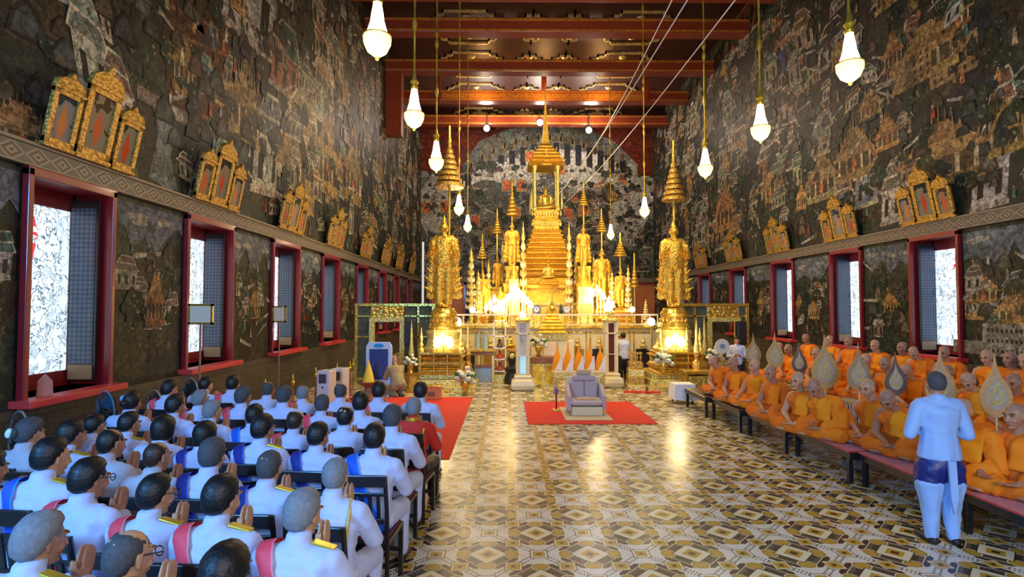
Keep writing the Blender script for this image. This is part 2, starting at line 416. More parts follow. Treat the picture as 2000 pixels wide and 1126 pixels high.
# the large painted buildings that stand out on the left wall
y_, z_ = L(195, 150); hall(mu, y_ - .05, z_ - .35, .36, .75, (.66, .63, .52), (.28, .28, .25), -.25); hall(mu, y_ + .55, z_ - .65, .3, .6, (.66, .63, .52), (.34, .2, .14), -.25)
y_, z_ = L(30, 225); spired(mu, y_ + .1, z_ - .5, .55, .9, (.5, .27, .12))
y_, z_ = L(320, 280)
mu.poly([(y_ - .3, z_ + .7), (y_ + .35, z_ + .5), (y_ + .2, z_ - .2), (y_ + .5, z_ - .9), (y_ - .4, z_ - .7), (y_ - .2, z_)], (.2, .23, .25))
y_, z_ = L(390, 150)
mu.poly([(y_ - 1.2, z_ + 1.2), (y_ + 1.0, z_ + 1.9), (y_ + 1.5, z_ - .3), (y_ + .4, z_ - 1.2), (y_ - 1.1, z_ - .7)], (.10, .045, .022))
for i in range(5): mu.poly([(y_ - 1.1 + i * .12, z_ + .9 - i * .45), (y_ + 1.2, z_ + 1.5 - i * .5), (y_ + 1.2, z_ + 1.43 - i * .5), (y_ - 1.1 + i * .12, z_ + .83 - i * .45)], (.3, .14, .07))
for i in range(26): folk(mu, y_ + rnd.uniform(-.8, 1.3), z_ + rnd.uniform(-.8, 1.2), rnd.uniform(.15, .25))
spired(mu, y_ + 1.0, z_ - .3, .4, 1.1, (.5, .3, .1))
y_, z_ = L(345, 225); mu.rect(y_ - 1.1, y_ + 1.3, z_ - .1, z_ + .15, (.3, .22, .18)); mu.rect(y_ - .4, y_ + .2, z_ - .05, z_ + .12, (.42, .4, .38))
for (u, v, w_, h_, c_, rf) in ((520, 330, .8, 1.3, (.5, .47, .4), (.2, .2, .2)), (490, 30, 1.3, 1.7, (.6, .58, .5), (.25, .24, .2)), (555, 140, .9, 1.0, (.42, .2, .1), (.07, .2, .16)), (585, 320, 1.3, 1.4, (.45, .38, .2), (.36, .26, .12)), (630, 200, .9, 1.4, (.3, .42, .36), (.5, .45, .3))):
    y_, z_ = L(u, v); hall(mu, y_, z_ - .5, w_, h_, c_, rf, .12)
for u, v, h_ in ((575, 300, 3.4), (480, 200, 2.4), (640, 300, 3.6), (690, 330, 3.5), (740, 350, 3.5)):
    y_, z_ = L(u, v); spired(mu, y_, z_ - h_ * .4, h_ * .33, h_, (.38, .26, .1))
for k_ in range(70):
    y_ = rnd.uniform(14, 37); rx = rnd.uniform(5, 12.5); hall(mu, y_, rx, rnd.uniform(.25, .7), rnd.uniform(.35, .8), jit((.36, .32, .24)), jit(rnd.choice(((.3, .16, .08), (.14, .2, .17), (.22, .2, .18)))), rnd.uniform(-.2, .2))
struct(mu.build('wall_left', MURAL), 'left wall covered in a dark painted mural of rocks, trees and palaces')
mu = side_wall('wall_right', fr, RWY, 2.0, '')
for u, v, w_, h_, c_ in ((1835, 290, 1.3, 2.1, (.40, .24, .10)), (1808, 90, 1.0, 1.9, (.42, .26, .1)), (1668, 290, .9, 2.1, (.38, .25, .1)), (1605, 340, .9, 2.0, (.33, .24, .12)), (1415, 400, 1.2, 2.8, (.42, .22, .09)), (1505, 360, .9, 1.6, (.45, .28, .12)), (1700, 200, .5, 1.0, (.4, .25, .1))):
    y_, z_ = RR(u, v); spired(mu, y_, z_ - h_ * .45, w_, h_, c_)
for u, v in ((1780, 130), (1860, 110)):
    y_, z_ = RR(u, v); mu.rect(y_ - .7, y_ + .7, z_ - .55, z_ + .35, (.42, .27, .12))
    for i in range(6):
        for j in range(4): mu.rect(y_ - .6 + i * .22, y_ - .52 + i * .22, z_ - .45 + j * .2, z_ - .34 + j * .2, (.12, .05, .02))
for (u, v, w_, h_, c_, rf) in ((1620, 100, .7, .7, (.45, .42, .34), (.07, .07, .07)), (1690, 370, .5, .8, (.35, .35, .4), (.35, .12, .08)), (1930, 360, .45, .9, (.5, .47, .42), (.12, .1, .1)), (1740, 400, .4, .8, (.5, .48, .42), (.2, .16, .14)), (1640, 410, .6, .7, (.48, .45, .38), (.2, .18, .2)), (1950, 240, .3, .8, (.42, .38, .3), (.25, .12, .08)), (1520, 130, .9, .9, (.06, .09, .3), (.4, .2, .14)), (1450, 60, 1.3, 1.3, (.35, .1, .06), (.3, .12, .08)), (1440, 300, .8, 1.0, (.4, .36, .28), (.2, .14, .1)), (1400, 470, 1.2, 1.0, (.34, .22, .13), (.4, .2, .12)), (1500, 330, .9, .9, (.4, .2, .12), (.3, .26, .22))):
    y_, z_ = RR(u, v); hall(mu, y_, z_ - .4, w_, h_, c_, rf, -.1)
for k_ in range(60):
    y_ = rnd.uniform(18, 37); hall(mu, y_, rnd.uniform(5, 13), rnd.uniform(.25, .7), rnd.uniform(.35, .8), jit((.36, .32, .24)), jit(rnd.choice(((.3, .16, .08), (.14, .2, .17), (.22, .2, .18)))), rnd.uniform(-.2, .2))
# long white fortress painted low between the windows, and gold-roofed palaces above it
y_, z_ = RR(1965, 670)
mu.rect(y_ - .55, y_ + .55, 1.45, 2.15, (.42, .37, .29)); mu.rect(y_ + .5, y_ + 1.35, 1.45, 1.75, (.32, .28, .22))
for i in range(9):
    for j in range(3): mu.rect(y_ - .5 + i * .11, y_ - .45 + i * .11, 1.52 + j * .22, 1.6 + j * .22, (.04, .03, .03))
spired(mu, y_ - .2, 2.15, .4, .8, (.5, .3, .1)); spired(mu, y_ + .5, 2.6, .4, .75, (.45, .25, .09))
spired(mu, RR(1740, 600)[0], 2.3, .3, .8, (.5, .27, .08)); spired(mu, RR(1590, 620)[0], 2.1, .35, .8, (.42, .25, .1))
struct(mu.build('wall_right', MURAL), 'right wall covered in a dark painted mural with golden palaces')
def fb(s, z, o): return Vector((s, YB - o, z))
mu = Mural(fb)
def bp_(u, v): q_ = aty(u, v, YB); return q_.x, q_.z
for i in range(20):
    for j in range(16):
        a, c0 = XL + (XR - XL) * i / 20, ZC * j / 16; k = len(mu.v)
        mu.v += [tuple(fb(*p_, 0)) for p_ in ((a, c0), (a + (XR - XL) / 20, c0), (a + (XR - XL) / 20, c0 + ZC / 16), (a, c0 + ZC / 16))]
        mu.f.append((k, k + 1, k + 2, k + 3)); mu.c.append(jit(rnd.choice([(.20, .20, .18), (.25, .24, .2), (.15, .165, .155)]), .2))
paint(mu, XL, XR, .5, 13.2, 1.2)
# white palace wall arching across the top, with dark pillars below red niches
for i in range(17):
    t = i / 16; u0 = 905 + t * 345; dv = 62 * (2 * t - 1) ** 2
    x0, z0 = bp_(u0, 292 + dv); x1, z1 = bp_(u0 + 24, 330 + dv)
    mu.rect(x0, x1 + .1, z1, z0, (.80, .76, .68))
    mu.rect(x0 + .12, x0 + .55, z1 + .3, z0 + .5, (.02, .02, .03)); mu.rect(x0 + .2, x0 + .45, z0 + .55, z0 + 1.0, (.16, .10, .05))
for u, v, rx, rz, c_ in ((985, 345, 2.6, .9, (.62, .6, .53)), (1225, 400, 1.6, 2.4, (.52, .5, .43)), (1255, 340, 1.2, 1.6, (.5, .48, .42)), (850, 400, 1.2, 2.2, (.46, .44, .37)), (1130, 345, 1.6, .9, (.6, .58, .5)), (990, 420, 2.2, 1.0, (.14, .14, .12)), (950, 375, 1.8, .8, (.11, .12, .1))):
    x_, z_ = bp_(u, v); blob(mu, x_, z_, rx, rz, c_, 14, .15)
for i in range(34):
    x_, z_ = bp_(rnd.uniform(1190, 1275), rnd.uniform(330, 480)); blob(mu, x_, z_, .16, .16, (.04, .045, .05), 8)
x_, z_ = bp_(1192, 378); blob(mu, x_, z_, .65, .7, (.07, .035, .02), 16, .03); blob(mu, x_, z_, .3, .4, (.2, .15, .1), 8)
for u, v in ((990, 362), (1018, 362), (1035, 305), (833, 405), (868, 403), (928, 430), (892, 453), (1008, 415), (1110, 415), (1095, 330), (1140, 410), (1216, 350)):
    x_, z_ = bp_(u, v); mu.rect(x_ - .36, x_ + .36, z_ - .45, z_ + .45, (.42, .34, .16)); mu.rect(x_ - .26, x_ + .26, z_ - .34, z_ + .34, (.72, .16, .05))
# red plaster spandrels above the palace
pts = [bp_(u, v) for u, v in ((815, 332), (905, 345), (935, 300), (985, 278), (1065, 262), (1140, 272), (1200, 300), (1245, 345), (1300, 340))]
zt_ = ZC - .02
for i in range(len(pts) - 1):
    if i in (0, 7): mu.poly([pts[i], pts[i + 1], (pts[i + 1][0], zt_), (pts[i][0], zt_)], (.20, .03, .015))
    else: mu.poly([(pts[i][0], pts[i][1] + .9), (pts[i + 1][0], pts[i + 1][1] + .9), (pts[i + 1][0], zt_), (pts[i][0], zt_)], (.20, .03, .015))
for k_ in range(14):
    u0 = 920 + k_ * 22; x_, z_ = bp_(u0, 268 + 55 * (2 * k_ / 13 - 1) ** 2); blob(mu, x_, z_, .16, .34, (.38, .25, .1), 10, .05); blob(mu, x_, z_, .09, .24, (.02, .02, .02), 10, .05)
struct(mu.build('wall_back', MURAL), 'back wall painted with a pale palace and rocks behind the altar')

# painted dado of dark stone courses below the sills, carved band above the windows
m, n, b = nt('dark_stone_dado')
geo = n.nodes.new('ShaderNodeNewGeometry'); mp = n.nodes.new('ShaderNodeMapping'); mp.inputs['Rotation'].default_value = (R(90), 0, R(90))
br = n.nodes.new('ShaderNodeTexBrick'); br.inputs['Scale'].default_value = 1.6; br.inputs['Color1'].default_value = (.07, .055, .035, 1); br.inputs['Color2'].default_value = (.035, .035, .03, 1); br.inputs['Mortar'].default_value = (.012, .012, .01, 1); br.inputs['Mortar Size'].default_value = .03
cx_ = n.nodes.new('ShaderNodeCombineXYZ'); sp = n.nodes.new('ShaderNodeSeparateXYZ'); n.links.new(geo.outputs['Position'], sp.inputs[0])
n.links.new(sp.outputs[1], cx_.inputs[0]); n.links.new(sp.outputs[2], cx_.inputs[1]); n.links.new(cx_.outputs[0], br.inputs['Vector'])
nz = n.nodes.new('ShaderNodeTexNoise'); nz.inputs['Scale'].default_value = 2.5; nz.inputs['Detail'].default_value = 6; n.links.new(geo.outputs['Position'], nz.inputs['Vector'])
n.links.new(mixc(n, math_(n, 'MULTIPLY', nz.outputs['Fac'], .8), br.outputs['Color'], (.12, .09, .05)), b.inputs['Base Color']); b.inputs['Roughness'].default_value = .45
DADO = m
struct(MB().bx(XL, XL + .07, -3, YB, 0, 1.22).bx(XL, XL + .13, -3, YB, .0, .35).build('baseboard_left', DADO), 'dark stone dado below the left windows')
struct(MB().bx(XR - .07, XR, -3, YB, 0, 1.22).bx(XR - .13, XR, -3, YB, 0, .35).build('baseboard_right', DADO), 'dark stone dado below the right windows')
m, n, b = nt('ornament_band')
geo = n.nodes.new('ShaderNodeNewGeometry'); sp = n.nodes.new('ShaderNodeSeparateXYZ'); n.links.new(geo.outputs['Position'], sp.inputs[0])
s_ = math_(n, 'SUBTRACT', math_(n, 'FRACT', math_(n, 'MULTIPLY', math_(n, 'ADD', sp.outputs[1], math_(n, 'MULTIPLY', sp.outputs[0], 1.0)), 2.6)), .5)
t_ = math_(n, 'DIVIDE', math_(n, 'SUBTRACT', sp.outputs[2], (ZK0 + ZK1) / 2), ZK1 - ZK0)
l1 = math_(n, 'ADD', math_(n, 'ABSOLUTE', s_), math_(n, 'ABSOLUTE', t_))
c = mixc(n, lt(l1, .52), (.10, .085, .07), (.24, .20, .15)); c = mixc(n, lt(l1, .40), c, (.09, .04, .035)); c = mixc(n, lt(l1, .24), c, (.24, .20, .13)); c = mixc(n, lt(l1, .1), c, (.07, .03, .02))
c = mixc(n, lt(math_(n, 'ABSOLUTE', t_), .42), (.22, .17, .12), c)
n.links.new(c, b.inputs['Base Color']); b.inputs['Roughness'].default_value = .5
BAND = m
struct(MB().bx(XL, XL + .1, -3, YB, ZK0, ZK1).bx(XL, XL + .14, -3, YB, ZK1, ZK1 + .04).build('trim_1', BAND), 'patterned cornice band along the left wall above the windows')
struct(MB().bx(XR - .1, XR, -3, YB, ZK0, ZK1).bx(XR - .14, XR, -3, YB, ZK1, ZK1 + .04).build('trim_2', BAND), 'patterned cornice band along the right wall above the windows')
struct(MB().bx(XL + .1, XR - .1, YB - .1, YB, ZK0, ZK1).build('trim_3', BAND), 'patterned cornice band across the back wall')

# ---- windows
m, n, b = nt('bright_frosted_pane')
tc = n.nodes.new('ShaderNodeTexCoord'); vo = n.nodes.new('ShaderNodeTexVoronoi'); vo.feature = 'DISTANCE_TO_EDGE'; vo.inputs['Scale'].default_value = 3.4
nz = n.nodes.new('ShaderNodeTexNoise'); nz.inputs['Scale'].default_value = 3.0; nz.inputs['Detail'].default_value = 6; nz.inputs['Distortion'].default_value = 1.5
n.links.new(tc.outputs['Object'], nz.inputs['Vector'])
mx = n.nodes.new('ShaderNodeVectorMath'); mx.operation = 'ADD'; n.links.new(tc.outputs['Object'], mx.inputs[0]); n.links.new(nz.outputs['Color'], mx.inputs[1]); n.links.new(mx.outputs[0], vo.inputs['Vector'])
ln = math_(n, 'GREATER_THAN', vo.outputs['Distance'], .036)
c = mixc(n, ln, (.10, .16, .22), (.70, .88, 1.0))
c = mixc(n, math_(n, 'MULTIPLY', math_(n, 'GREATER_THAN', nz.outputs['Fac'], .60), .6), c, (.36, .5, .66))
sp = n.nodes.new('ShaderNodeSeparateXYZ'); n.links.new(tc.outputs['Object'], sp.inputs[0])
rd = math_(n, 'MULTIPLY', lt(math_(n, 'ADD', math_(n, 'MULTIPLY', math_(n, 'ABSOLUTE', sp.outputs[1]), 4.0), math_(n, 'ABSOLUTE', math_(n, 'SUBTRACT', sp.outputs[2], .75))), .5), math_(n, 'GREATER_THAN', nz.outputs['Fac'], .47))
c = mixc(n, rd, c, (.8, .05, .08))
n.links.new(c, b.inputs['Emission Color']); b.inputs['Emission Strength'].default_value = 1.0; n.links.new(c, b.inputs['Base Color'])
PANE = m
m, n, b = nt('shutter_inlay')
tc = n.nodes.new('ShaderNodeTexCoord'); sp = n.nodes.new('ShaderNodeSeparateXYZ'); n.links.new(tc.outputs['Object'], sp.inputs[0])
fx = math_(n, 'SUBTRACT', math_(n, 'FRACT', math_(n, 'MULTIPLY', sp.outputs[0], 14)), .5); fz = math_(n, 'SUBTRACT', math_(n, 'FRACT', math_(n, 'MULTIPLY', sp.outputs[2], 14)), .5)
dm = math_(n, 'ADD', math_(n, 'ABSOLUTE', fx), math_(n, 'ABSOLUTE', fz))
c = mixc(n, lt(math_(n, 'ABSOLUTE', math_(n, 'SUBTRACT', dm, .3)), .10), (.02, .04, .10), (.15, .20, .30))
n.links.new(c, b.inputs['Base Color']); b.inputs['Roughness'].default_value = .3; b.inputs['Coat Weight'].default_value = .4
SHUT = m
ORD = 'first second third fourth fifth sixth seventh eighth ninth tenth'.split()
def window(i, side, y0, y1, label):
    X = XL if side < 0 else XR; D = .6; sg = side
    zs, zt = ZS, ZT; yc = (y0 + y1) / 2; W = y1 - y0; hz = (zt + zs) / 2
    r = thing('window_%d' % i, None, None, (X, yc, hz)); struct(r, label)
    h = (zt - zs) / 2; t = .02
    f = MB(); o = sg * D
    f.bx(0, o, -W / 2 - t, -W / 2, -h, h).bx(0, o, W / 2, W / 2 + t, -h, h).bx(0, o, -W / 2 - t, W / 2 + t, h, h + t).bx(0, o, -W / 2 - t, W / 2 + t, -h - t, -h)
    f.build('reveal', RED, r)
    f = MB(); e = -sg * .1
    f.bx(e, -sg * .0, -W / 2 - .05, -W / 2 + .03, -h - .05, h + .08).bx(e, 0, W / 2 - .03, W / 2 + .05, -h - .05, h + .08).bx(e, 0, -W / 2 - .05, W / 2 + .05, h - .02, h + .10)
    f.build('window_frame', RED, r, bevel=.01)
    MB().bx(-sg * .28, sg * .5, -W / 2 - .14, W / 2 + .14, -h - .1, -h - .0).build('window_sill', REDSILL, r, bevel=.015)
    MB().bx(o * .92, o * .98, -W / 2 + .1, W / 2 - .02, -h + .22, h - .25).build('pane', PANE, r)
    f = MB(); f.bx(o * .86, o, -W / 2, -W / 2 + .12, -h, h).bx(o * .86, o, W / 2 - .05, W / 2, -h, h).bx(o * .86, o, -W / 2, W / 2, -h, -h + .22).bx(o * .86, o, -W / 2, W / 2, h - .25, h)
    f.build('window_sash', RED, r)
    for q in (1,):            # the shutter folded back on the far reveal
        yy = q * (W / 2 - .05)
        s_ = MB().bx(sg * .08, o * .84, yy - .045, yy, -h + .06, h - .08).build('shutter', DARKWOOD, r)
        MB().bx(sg * .12, o * .8, yy - .055, yy - .045, -h + .32, h - .2).build('inlay_panel', SHUT, s_)
        MB().bx(sg * .12, o * .8, yy - .057, yy - .045, -h + .08, -h + .3).build('bottom_panel', mat('shutter_cream', (.38, .27, .16), .5), s_)
    return r
k = 0
for i, (a, c_) in enumerate(LWY):
    k += 1; window(k, -1, a, c_, 'red framed window in the left wall, %s from the camera' % ORD[i])
for i, (a, c_) in enumerate(RWY):
    k += 1; window(k, 1, a, c_, 'red framed window in the right wall, %s from the camera' % ORD[i])

# ---- ceiling: red boards, gilded coffers, cross beams
m, n, b = nt('red_gilt_ceiling')
geo = n.nodes.new('ShaderNodeNewGeometry'); vo = n.nodes.new('ShaderNodeTexVoronoi'); vo.inputs['Scale'].default_value = 2.2; n.links.new(geo.outputs['Position'], vo.inputs['Vector'])
c = mixc(n, lt(vo.outputs['Distance'], .22), (.05, .010, .005), (.012, .006, .004))
n.links.new(c, b.inputs['Base Color']); b.inputs['Roughness'].default_value = .5
CEIL = m
BEAM = mat('beam_red', (.20, .032, .012), .32, 0, 6, .25, .1, coat=.2)
struct(MB().bx(XL - .7, XR + .7, -3, YB + .3, ZC, ZC + .2).build('ceiling', CEIL), 'red ceiling with gilded coffers')
BY = [12 * F / q for q in (700, 615, 540, 462, 404, 358)]
tn = 4
GBAND = gold('beam_gilt', (.75, .30, .05), .3, 9, .3, .5)
for i, Y in enumerate(BY):
    f = MB().bx(XL, XR, Y - .3, Y + .3, ZC - 1.4, ZC - .75)
    o = struct(f.build('trim_%d' % tn, BEAM, None, bevel=.03), 'red timber cross beam, %s from the camera' % ORD[i]); tn += 1
    g = MB().bx(XL, XR, Y - .325, Y - .3, ZC - 1.36, ZC - 1.28).bx(XL, XR, Y - .325, Y - .3, ZC - .9, ZC - .8)
    if i == 4: g.bx(-3.8, 7.9, Y - .33, Y - .31, ZC - 1.25, ZC - .95)
    g.build('gilt_band', GBAND, o)
    if i in (4,): MB().bx(-4.1, -3.85, Y - .45, Y - .3, ZC - 1.6, ZC).bx(8.0, 8.25, Y - .45, Y - .3, ZC - 1.6, ZC).bx(2.0, 2.3, Y - .45, Y - .3, ZC - .75, ZC).build('hanging_post', BEAM, o)
GLINE = gold('gilt_line', (.85, .62, .25), .4, 4, .1, .3)
cs = [BY[0] - 4.2] + BY + [YB]
for i in range(len(cs) - 1):     # coffer outlines between the beams
    y0, y1 = cs[i] + .5, cs[i + 1] - .5
    if y1 - y0 < 1: continue
    g = MB()
    for xa, xb in ((-3.6, -.2), (.5, 1.9), (2.4, 3.8), (4.5, 7.9)):
        out = []
        st = .35
        P_ = [(xa + 2 * st, y0), (xb - 2 * st, y0), (xb - 2 * st, y0 + st), (xb - st, y0 + st), (xb - st, y0 + 2 * st), (xb, y0 + 2 * st), (xb, y1 - 2 * st), (xb - st, y1 - 2 * st), (xb - st, y1 - st), (xb - 2 * st, y1 - st), (xb - 2 * st, y1), (xa + 2 * st, y1), (xa + 2 * st, y1 - st), (xa + st, y1 - st), (xa + st, y1 - 2 * st), (xa, y1 - 2 * st), (xa, y0 + 2 * st), (xa + st, y0 + 2 * st), (xa + st, y0 + st), (xa + 2 * st, y0 + st)]
        for j in range(len(P_)):
            a, c_ = P_[j], P_[(j + 1) % len(P_)]
            g.bx(min(a[0], c_[0]) - .04, max(a[0], c_[0]) + .04, min(a[1], c_[1]) - .04, max(a[1], c_[1]) + .04, ZC - .1, ZC)
        xm, ym = (xa + xb) / 2, (y0 + y1) / 2
        g.lathe([(.55, 0), (.5, -.06), (.25, -.1), (.1, -.3)][::-1], 12, (xm, ym, ZC))
        for dx_, dy_ in ((-.9, 0), (.9, 0), (0, -.9), (0, .9)):
            if abs(dx_) < (xb - xa) / 2 - .3: g.lathe([(.04, -.12), (.18, -.06), (.22, 0)], 8, (xm + dx_, ym + dy_, ZC))
    struct(g.build('trim_%d' % tn, GLINE), 'gilded coffer mouldings of the ceiling, %s bay' % ORD[i]); tn += 1
# red side posts high on the left wall
struct(MB().bx(XL, XL + .8, BY[3] - .1, BY[3] + .5, ZC - 4.6, ZC - 1.4).build('trim_%d' % tn, BEAM), 'red bracket post under a beam high on the left wall')
# ============================================================ remeshed organic shapes
_ico = bmesh.new(); bmesh.ops.create_icosphere(_ico, subdivisions=2, radius=1)
ICO = [v.co.copy() for v in _ico.verts]; _ico.free()
def hull_into(vs, fs, a, ra, b=None, rb=None, M=None):
    if not isinstance(ra, (tuple, list)): ra = (ra,) * 3
    if b is None: b, rb = a, ra
    if rb is None: rb = ra
    if not isinstance(rb, (tuple, list)): rb = (rb,) * 3
    bm = bmesh.new()
    pts = [Vector((a[0] + c.x * ra[0], a[1] + c.y * ra[1], a[2] + c.z * ra[2])) for c in ICO]
    if b is not a: pts += [Vector((b[0] + c.x * rb[0], b[1] + c.y * rb[1], b[2] + c.z * rb[2])) for c in ICO]
    if M is not None: pts = [M @ p for p in pts]
    for p in pts: bm.verts.new(p)
    r = bmesh.ops.convex_hull(bm, input=bm.verts)
    junk = list({e for e in r['geom_interior'] + r['geom_unused'] if isinstance(e, bmesh.types.BMVert)})
    if junk: bmesh.ops.delete(bm, geom=junk, context='VERTS')
    bm.verts.index_update(); b0 = len(vs)
    vs += [v.co.copy() for v in bm.verts]; fs += [tuple(b0 + v.index for v in f.verts) for f in bm.faces]
    bm.free()
def organic(name, segs, voxel, smooth=4, disp=0., dscale=6, m=None, post=None, deci=0):
    vs, fs = [], []
    for s_ in segs: hull_into(vs, fs, *s_)
    me = bpy.data.meshes.new(name); me.from_pydata(vs, [], fs)
    o = bpy.data.objects.new(name, me); COL.objects.link(o)
    r_ = o.modifiers.new('r', 'REMESH'); r_.mode = 'VOXEL'; r_.voxel_size = voxel
    if smooth: q_ = o.modifiers.new('s', 'SMOOTH'); q_.factor = .5; q_.iterations = smooth
    if deci: q_ = o.modifiers.new('d', 'DECIMATE'); q_.ratio = deci
    dg = bpy.context.evaluated_depsgraph_get()
    out = bpy.data.meshes.new_from_object(o.evaluated_get(dg)); out.name = name
    bpy.data.objects.remove(o); bpy.data.meshes.remove(me)
    if disp:
        nn = [v.normal.copy() for v in out.vertices]
        for v, nr in zip(out.vertices, nn):
            p_ = v.co * dscale; w_ = Vector((p_.x, p_.y, p_.z * .45)) + Vector((noise.noise(v.co * 3), 0, noise.noise(v.co * 3 + Vector((5, 1, 2))))) * 1.4
            v.co += nr * (disp * (1 - 2 * abs(noise.noise(w_))) )
    out.materials.clear(); out.materials.append(m)
    if post: post(out)
    out.shade_smooth()
    return out
def mobj(name, me, parent=None, m=None):
    o = bpy.data.objects.new(name, me); COL.objects.link(o)
    if parent is not None: o.parent = parent
    if m is not None: o.material_slots[0].link = 'OBJECT'; o.material_slots[0].material = m
    return o

# ============================================================ ALTAR
ALTX = 1.65
def Z(v, Y): return 2.5 + (600 - v) / F * Y
def X_(u, Y): return (u - 990) / F * Y
def stacked(f, tiers, at, sq=True, n=16):      # tiers: (half width, height), with a lip and a waist on each
    z = 0
    for hw, h in tiers:
        f.lathe([(hw * .96, z), (hw, z + .12 * h), (hw * .90, z + .3 * h), (hw * .86, z + .6 * h), (hw * .95, z + .8 * h), (hw * .98, z + h)], n, at, sq=sq); z += h
    return z
# high plinth the whole altar stands on, with pale balustrade rail
AY = 20.0
x0, x1 = X_(890, AY), X_(1285, AY)
t = thing('altar_platform', 'long cream and gold altar platform with panelled front carrying the gilded images', 'altar', ((x0 + x1) / 2, AY, 0))
hw = (x1 - x0) / 2; zt = 1.72
MB().bx(-hw, hw, 0, 7, 0, zt).build('body', CREAM, t, bevel=.02)
MB().bx(-hw - .08, hw + .08, -.12, 7.05, zt, zt + .12).build('ledge', GOLDS, t, bevel=.02)
for i in range(9):
    xa = -hw + .12 + i * (2 * hw - .24) / 9; xb = xa + (2 * hw - .24) / 9 - .1
    pn = MB(); pn.bx(xa, xb, -.03, 0, .1, .16).bx(xa, xb, -.03, 0, 1.56, 1.62).bx(xa, xa + .05, -.03, 0, .1, 1.6).bx(xb - .05, xb, -.03, 0, .1, 1.6)
    q_ = pn.build('front_panel', GOLDS, t)
    MB().bx(xa + .1, xb - .1, -.015, 0, .2, .98).build('niche', GOLDD if i % 2 else BLACK, q_)
    MB().lathe([(.10, 0), (.14, .05), (.05, .12), (.09, .2), (.02, .42)], 8, ((xa + xb) / 2, -.1, 1.05)).build('niche_ornament', GOLDL, q_)
rail = MB().bx(-hw, hw, -.03, .03, zt + .48, zt + .54).bx(-hw, hw, -.03, .03, zt + .14, zt + .18)
rail.build('top_rail', mat('pale_cream', (.8, .74, .58), .3, 0, 10, .05), t)
for i in range(27):
    xx = -hw + i * 2 * hw / 26
    MB().lathe([(.03, 0), (.045, .1), (.025, .2), (.04, .3), (.02, .36)], 8, (xx, 0, zt + .12)).build('baluster', GOLDL, t)
ZP = zt + .12
# central spired throne
t = thing('spired_throne', 'tall gilded throne with tiered base and needle spire at the centre of the altar', 'throne', (X_(1066, 24), 24, ZP))
f = MB(); zz = [(60, 600), (57, 575), (58, 545)]
def s24(a): return a / F * 24
stacked(f, [(s24(58), .28), (s24(54), .28), (s24(56), .2), (s24(50), .5), (s24(54), .22), (s24(50), .7), (s24(52), .25), (s24(50), .22), (s24(48), .25), (s24(44), .24), (s24(41), .22), (s24(38), .22), (s24(34), .2), (s24(31), .2)], (0, 0, 0))
f.build('tiered_base', GOLD, t, bevel=.01)
zb = sum(h for h in (.28, .28, .2, .5, .22, .7, .25, .22, .25, .24, .22, .22, .2, .2))
f = MB(); stacked(f, [(s24(28), .3), (s24(29), .16), (s24(26), .3), (s24(27), .16)], (0, 0, zb)); f.build('lotus_plinth', GOLDS, t, bevel=.01)
for k_ in range(2):
    g = MB()
    for i in range(11):
        a = -1 + 2 * i / 10; g.lathe([(.03, 0), (.05, .1), (.0, .24)], 5, (a * s24(27), -s24(28), zb + .2 + k_ * .46))
    g.build('cresting', GOLDL, t)
zc = zb + .92
for sx_ in (-1, 1):
    for sy_ in (-1, 1):
        MB().lathe([(.09, 0), (.12, .08), (.06, .16), (.055, 1.7), (.09, 1.8), (.12, 1.95)], 10, (sx_ * .5, sy_ * .5, zc)).lathe([(.03, 0), (.05, .3), (.01, .9)], 8, (sx_ * .66, sy_ * .66, zc)).build('column', GOLDL, t)
f = MB(); zr = zc + 1.93
f.lathe([(.66, 0), (.80, .07), (.66, .2), (.72, .26), (.58, .4), (.62, .46), (.48, .58), (.50, .63), (.36, .75), (.39, .8), (.27, .92), (.29, .97), (.18, 1.1), (.16, 1.2), (.12, 1.6), (.07, 2.2), (.035, 3.0), (.005, 3.95)], 4, (0, 0, zr), sq=True)
g = f
for a in range(4):
    M = Matrix.Rotation(a * math.pi / 2, 4, 'Z')
    for j, (w_, z_) in enumerate(((.72, 0), (.62, .25), (.5, .45), (.4, .62))):
        for s_ in (-1, 1): g.add([(s_ * w_, -w_, zr + z_), (s_ * w_ * .9, -w_ * 1.02, zr + z_ + .05), (s_ * (w_ + .12), -w_ - .06, zr + z_ + .28)], [(0, 1, 2)], M)
        g.add([(-w_ * .3, -w_ - .03, zr + z_ - .02), (w_ * .3, -w_ - .03, zr + z_ - .02), (0, -w_ * .96, zr + z_ + .3)], [(0, 1, 2)], M)
f.build('spire', GOLD, t)
# seated and standing Buddha images (gold)
def seated(name_):
    S_ = [((0, 0, .10), (.36, .24, .09)), ((-.25, -.12, .12), (.2, .14, .07), (.22, -.16, .14), (.16, .12, .07)), ((0, .02, .2), (.19, .13, .1), (0, .03, .52), (.20, .11, .1)),
          ((-.14, .03, .58), .07, (.14, .03, .58), .07), ((-.2, .03, .56), .062, (-.27, -.04, .3), .05), ((-.27, -.04, .3), .05, (-.06, -.2, .2), .035), ((.2, .03, .56), .062, (.27, -.03, .3), .05), ((.27, -.03, .3), .05, (.2, -.26, .16), .035),
          ((0, .02, .62), .055, (0, .01, .7), .05), ((0, 0, .79), (.08, .09, .105)), ((0, .01, .88), (.05, .05, .05), (0, .01, 1.02), (.01, .01, .02)), ((0, -.085, .78), .014), ((-.085, 0, .76), (.015, .02, .05)), ((.085, 0, .76), (.015, .02, .05))]
    return organic(name_, S_, .02, 3, m=GOLDS)
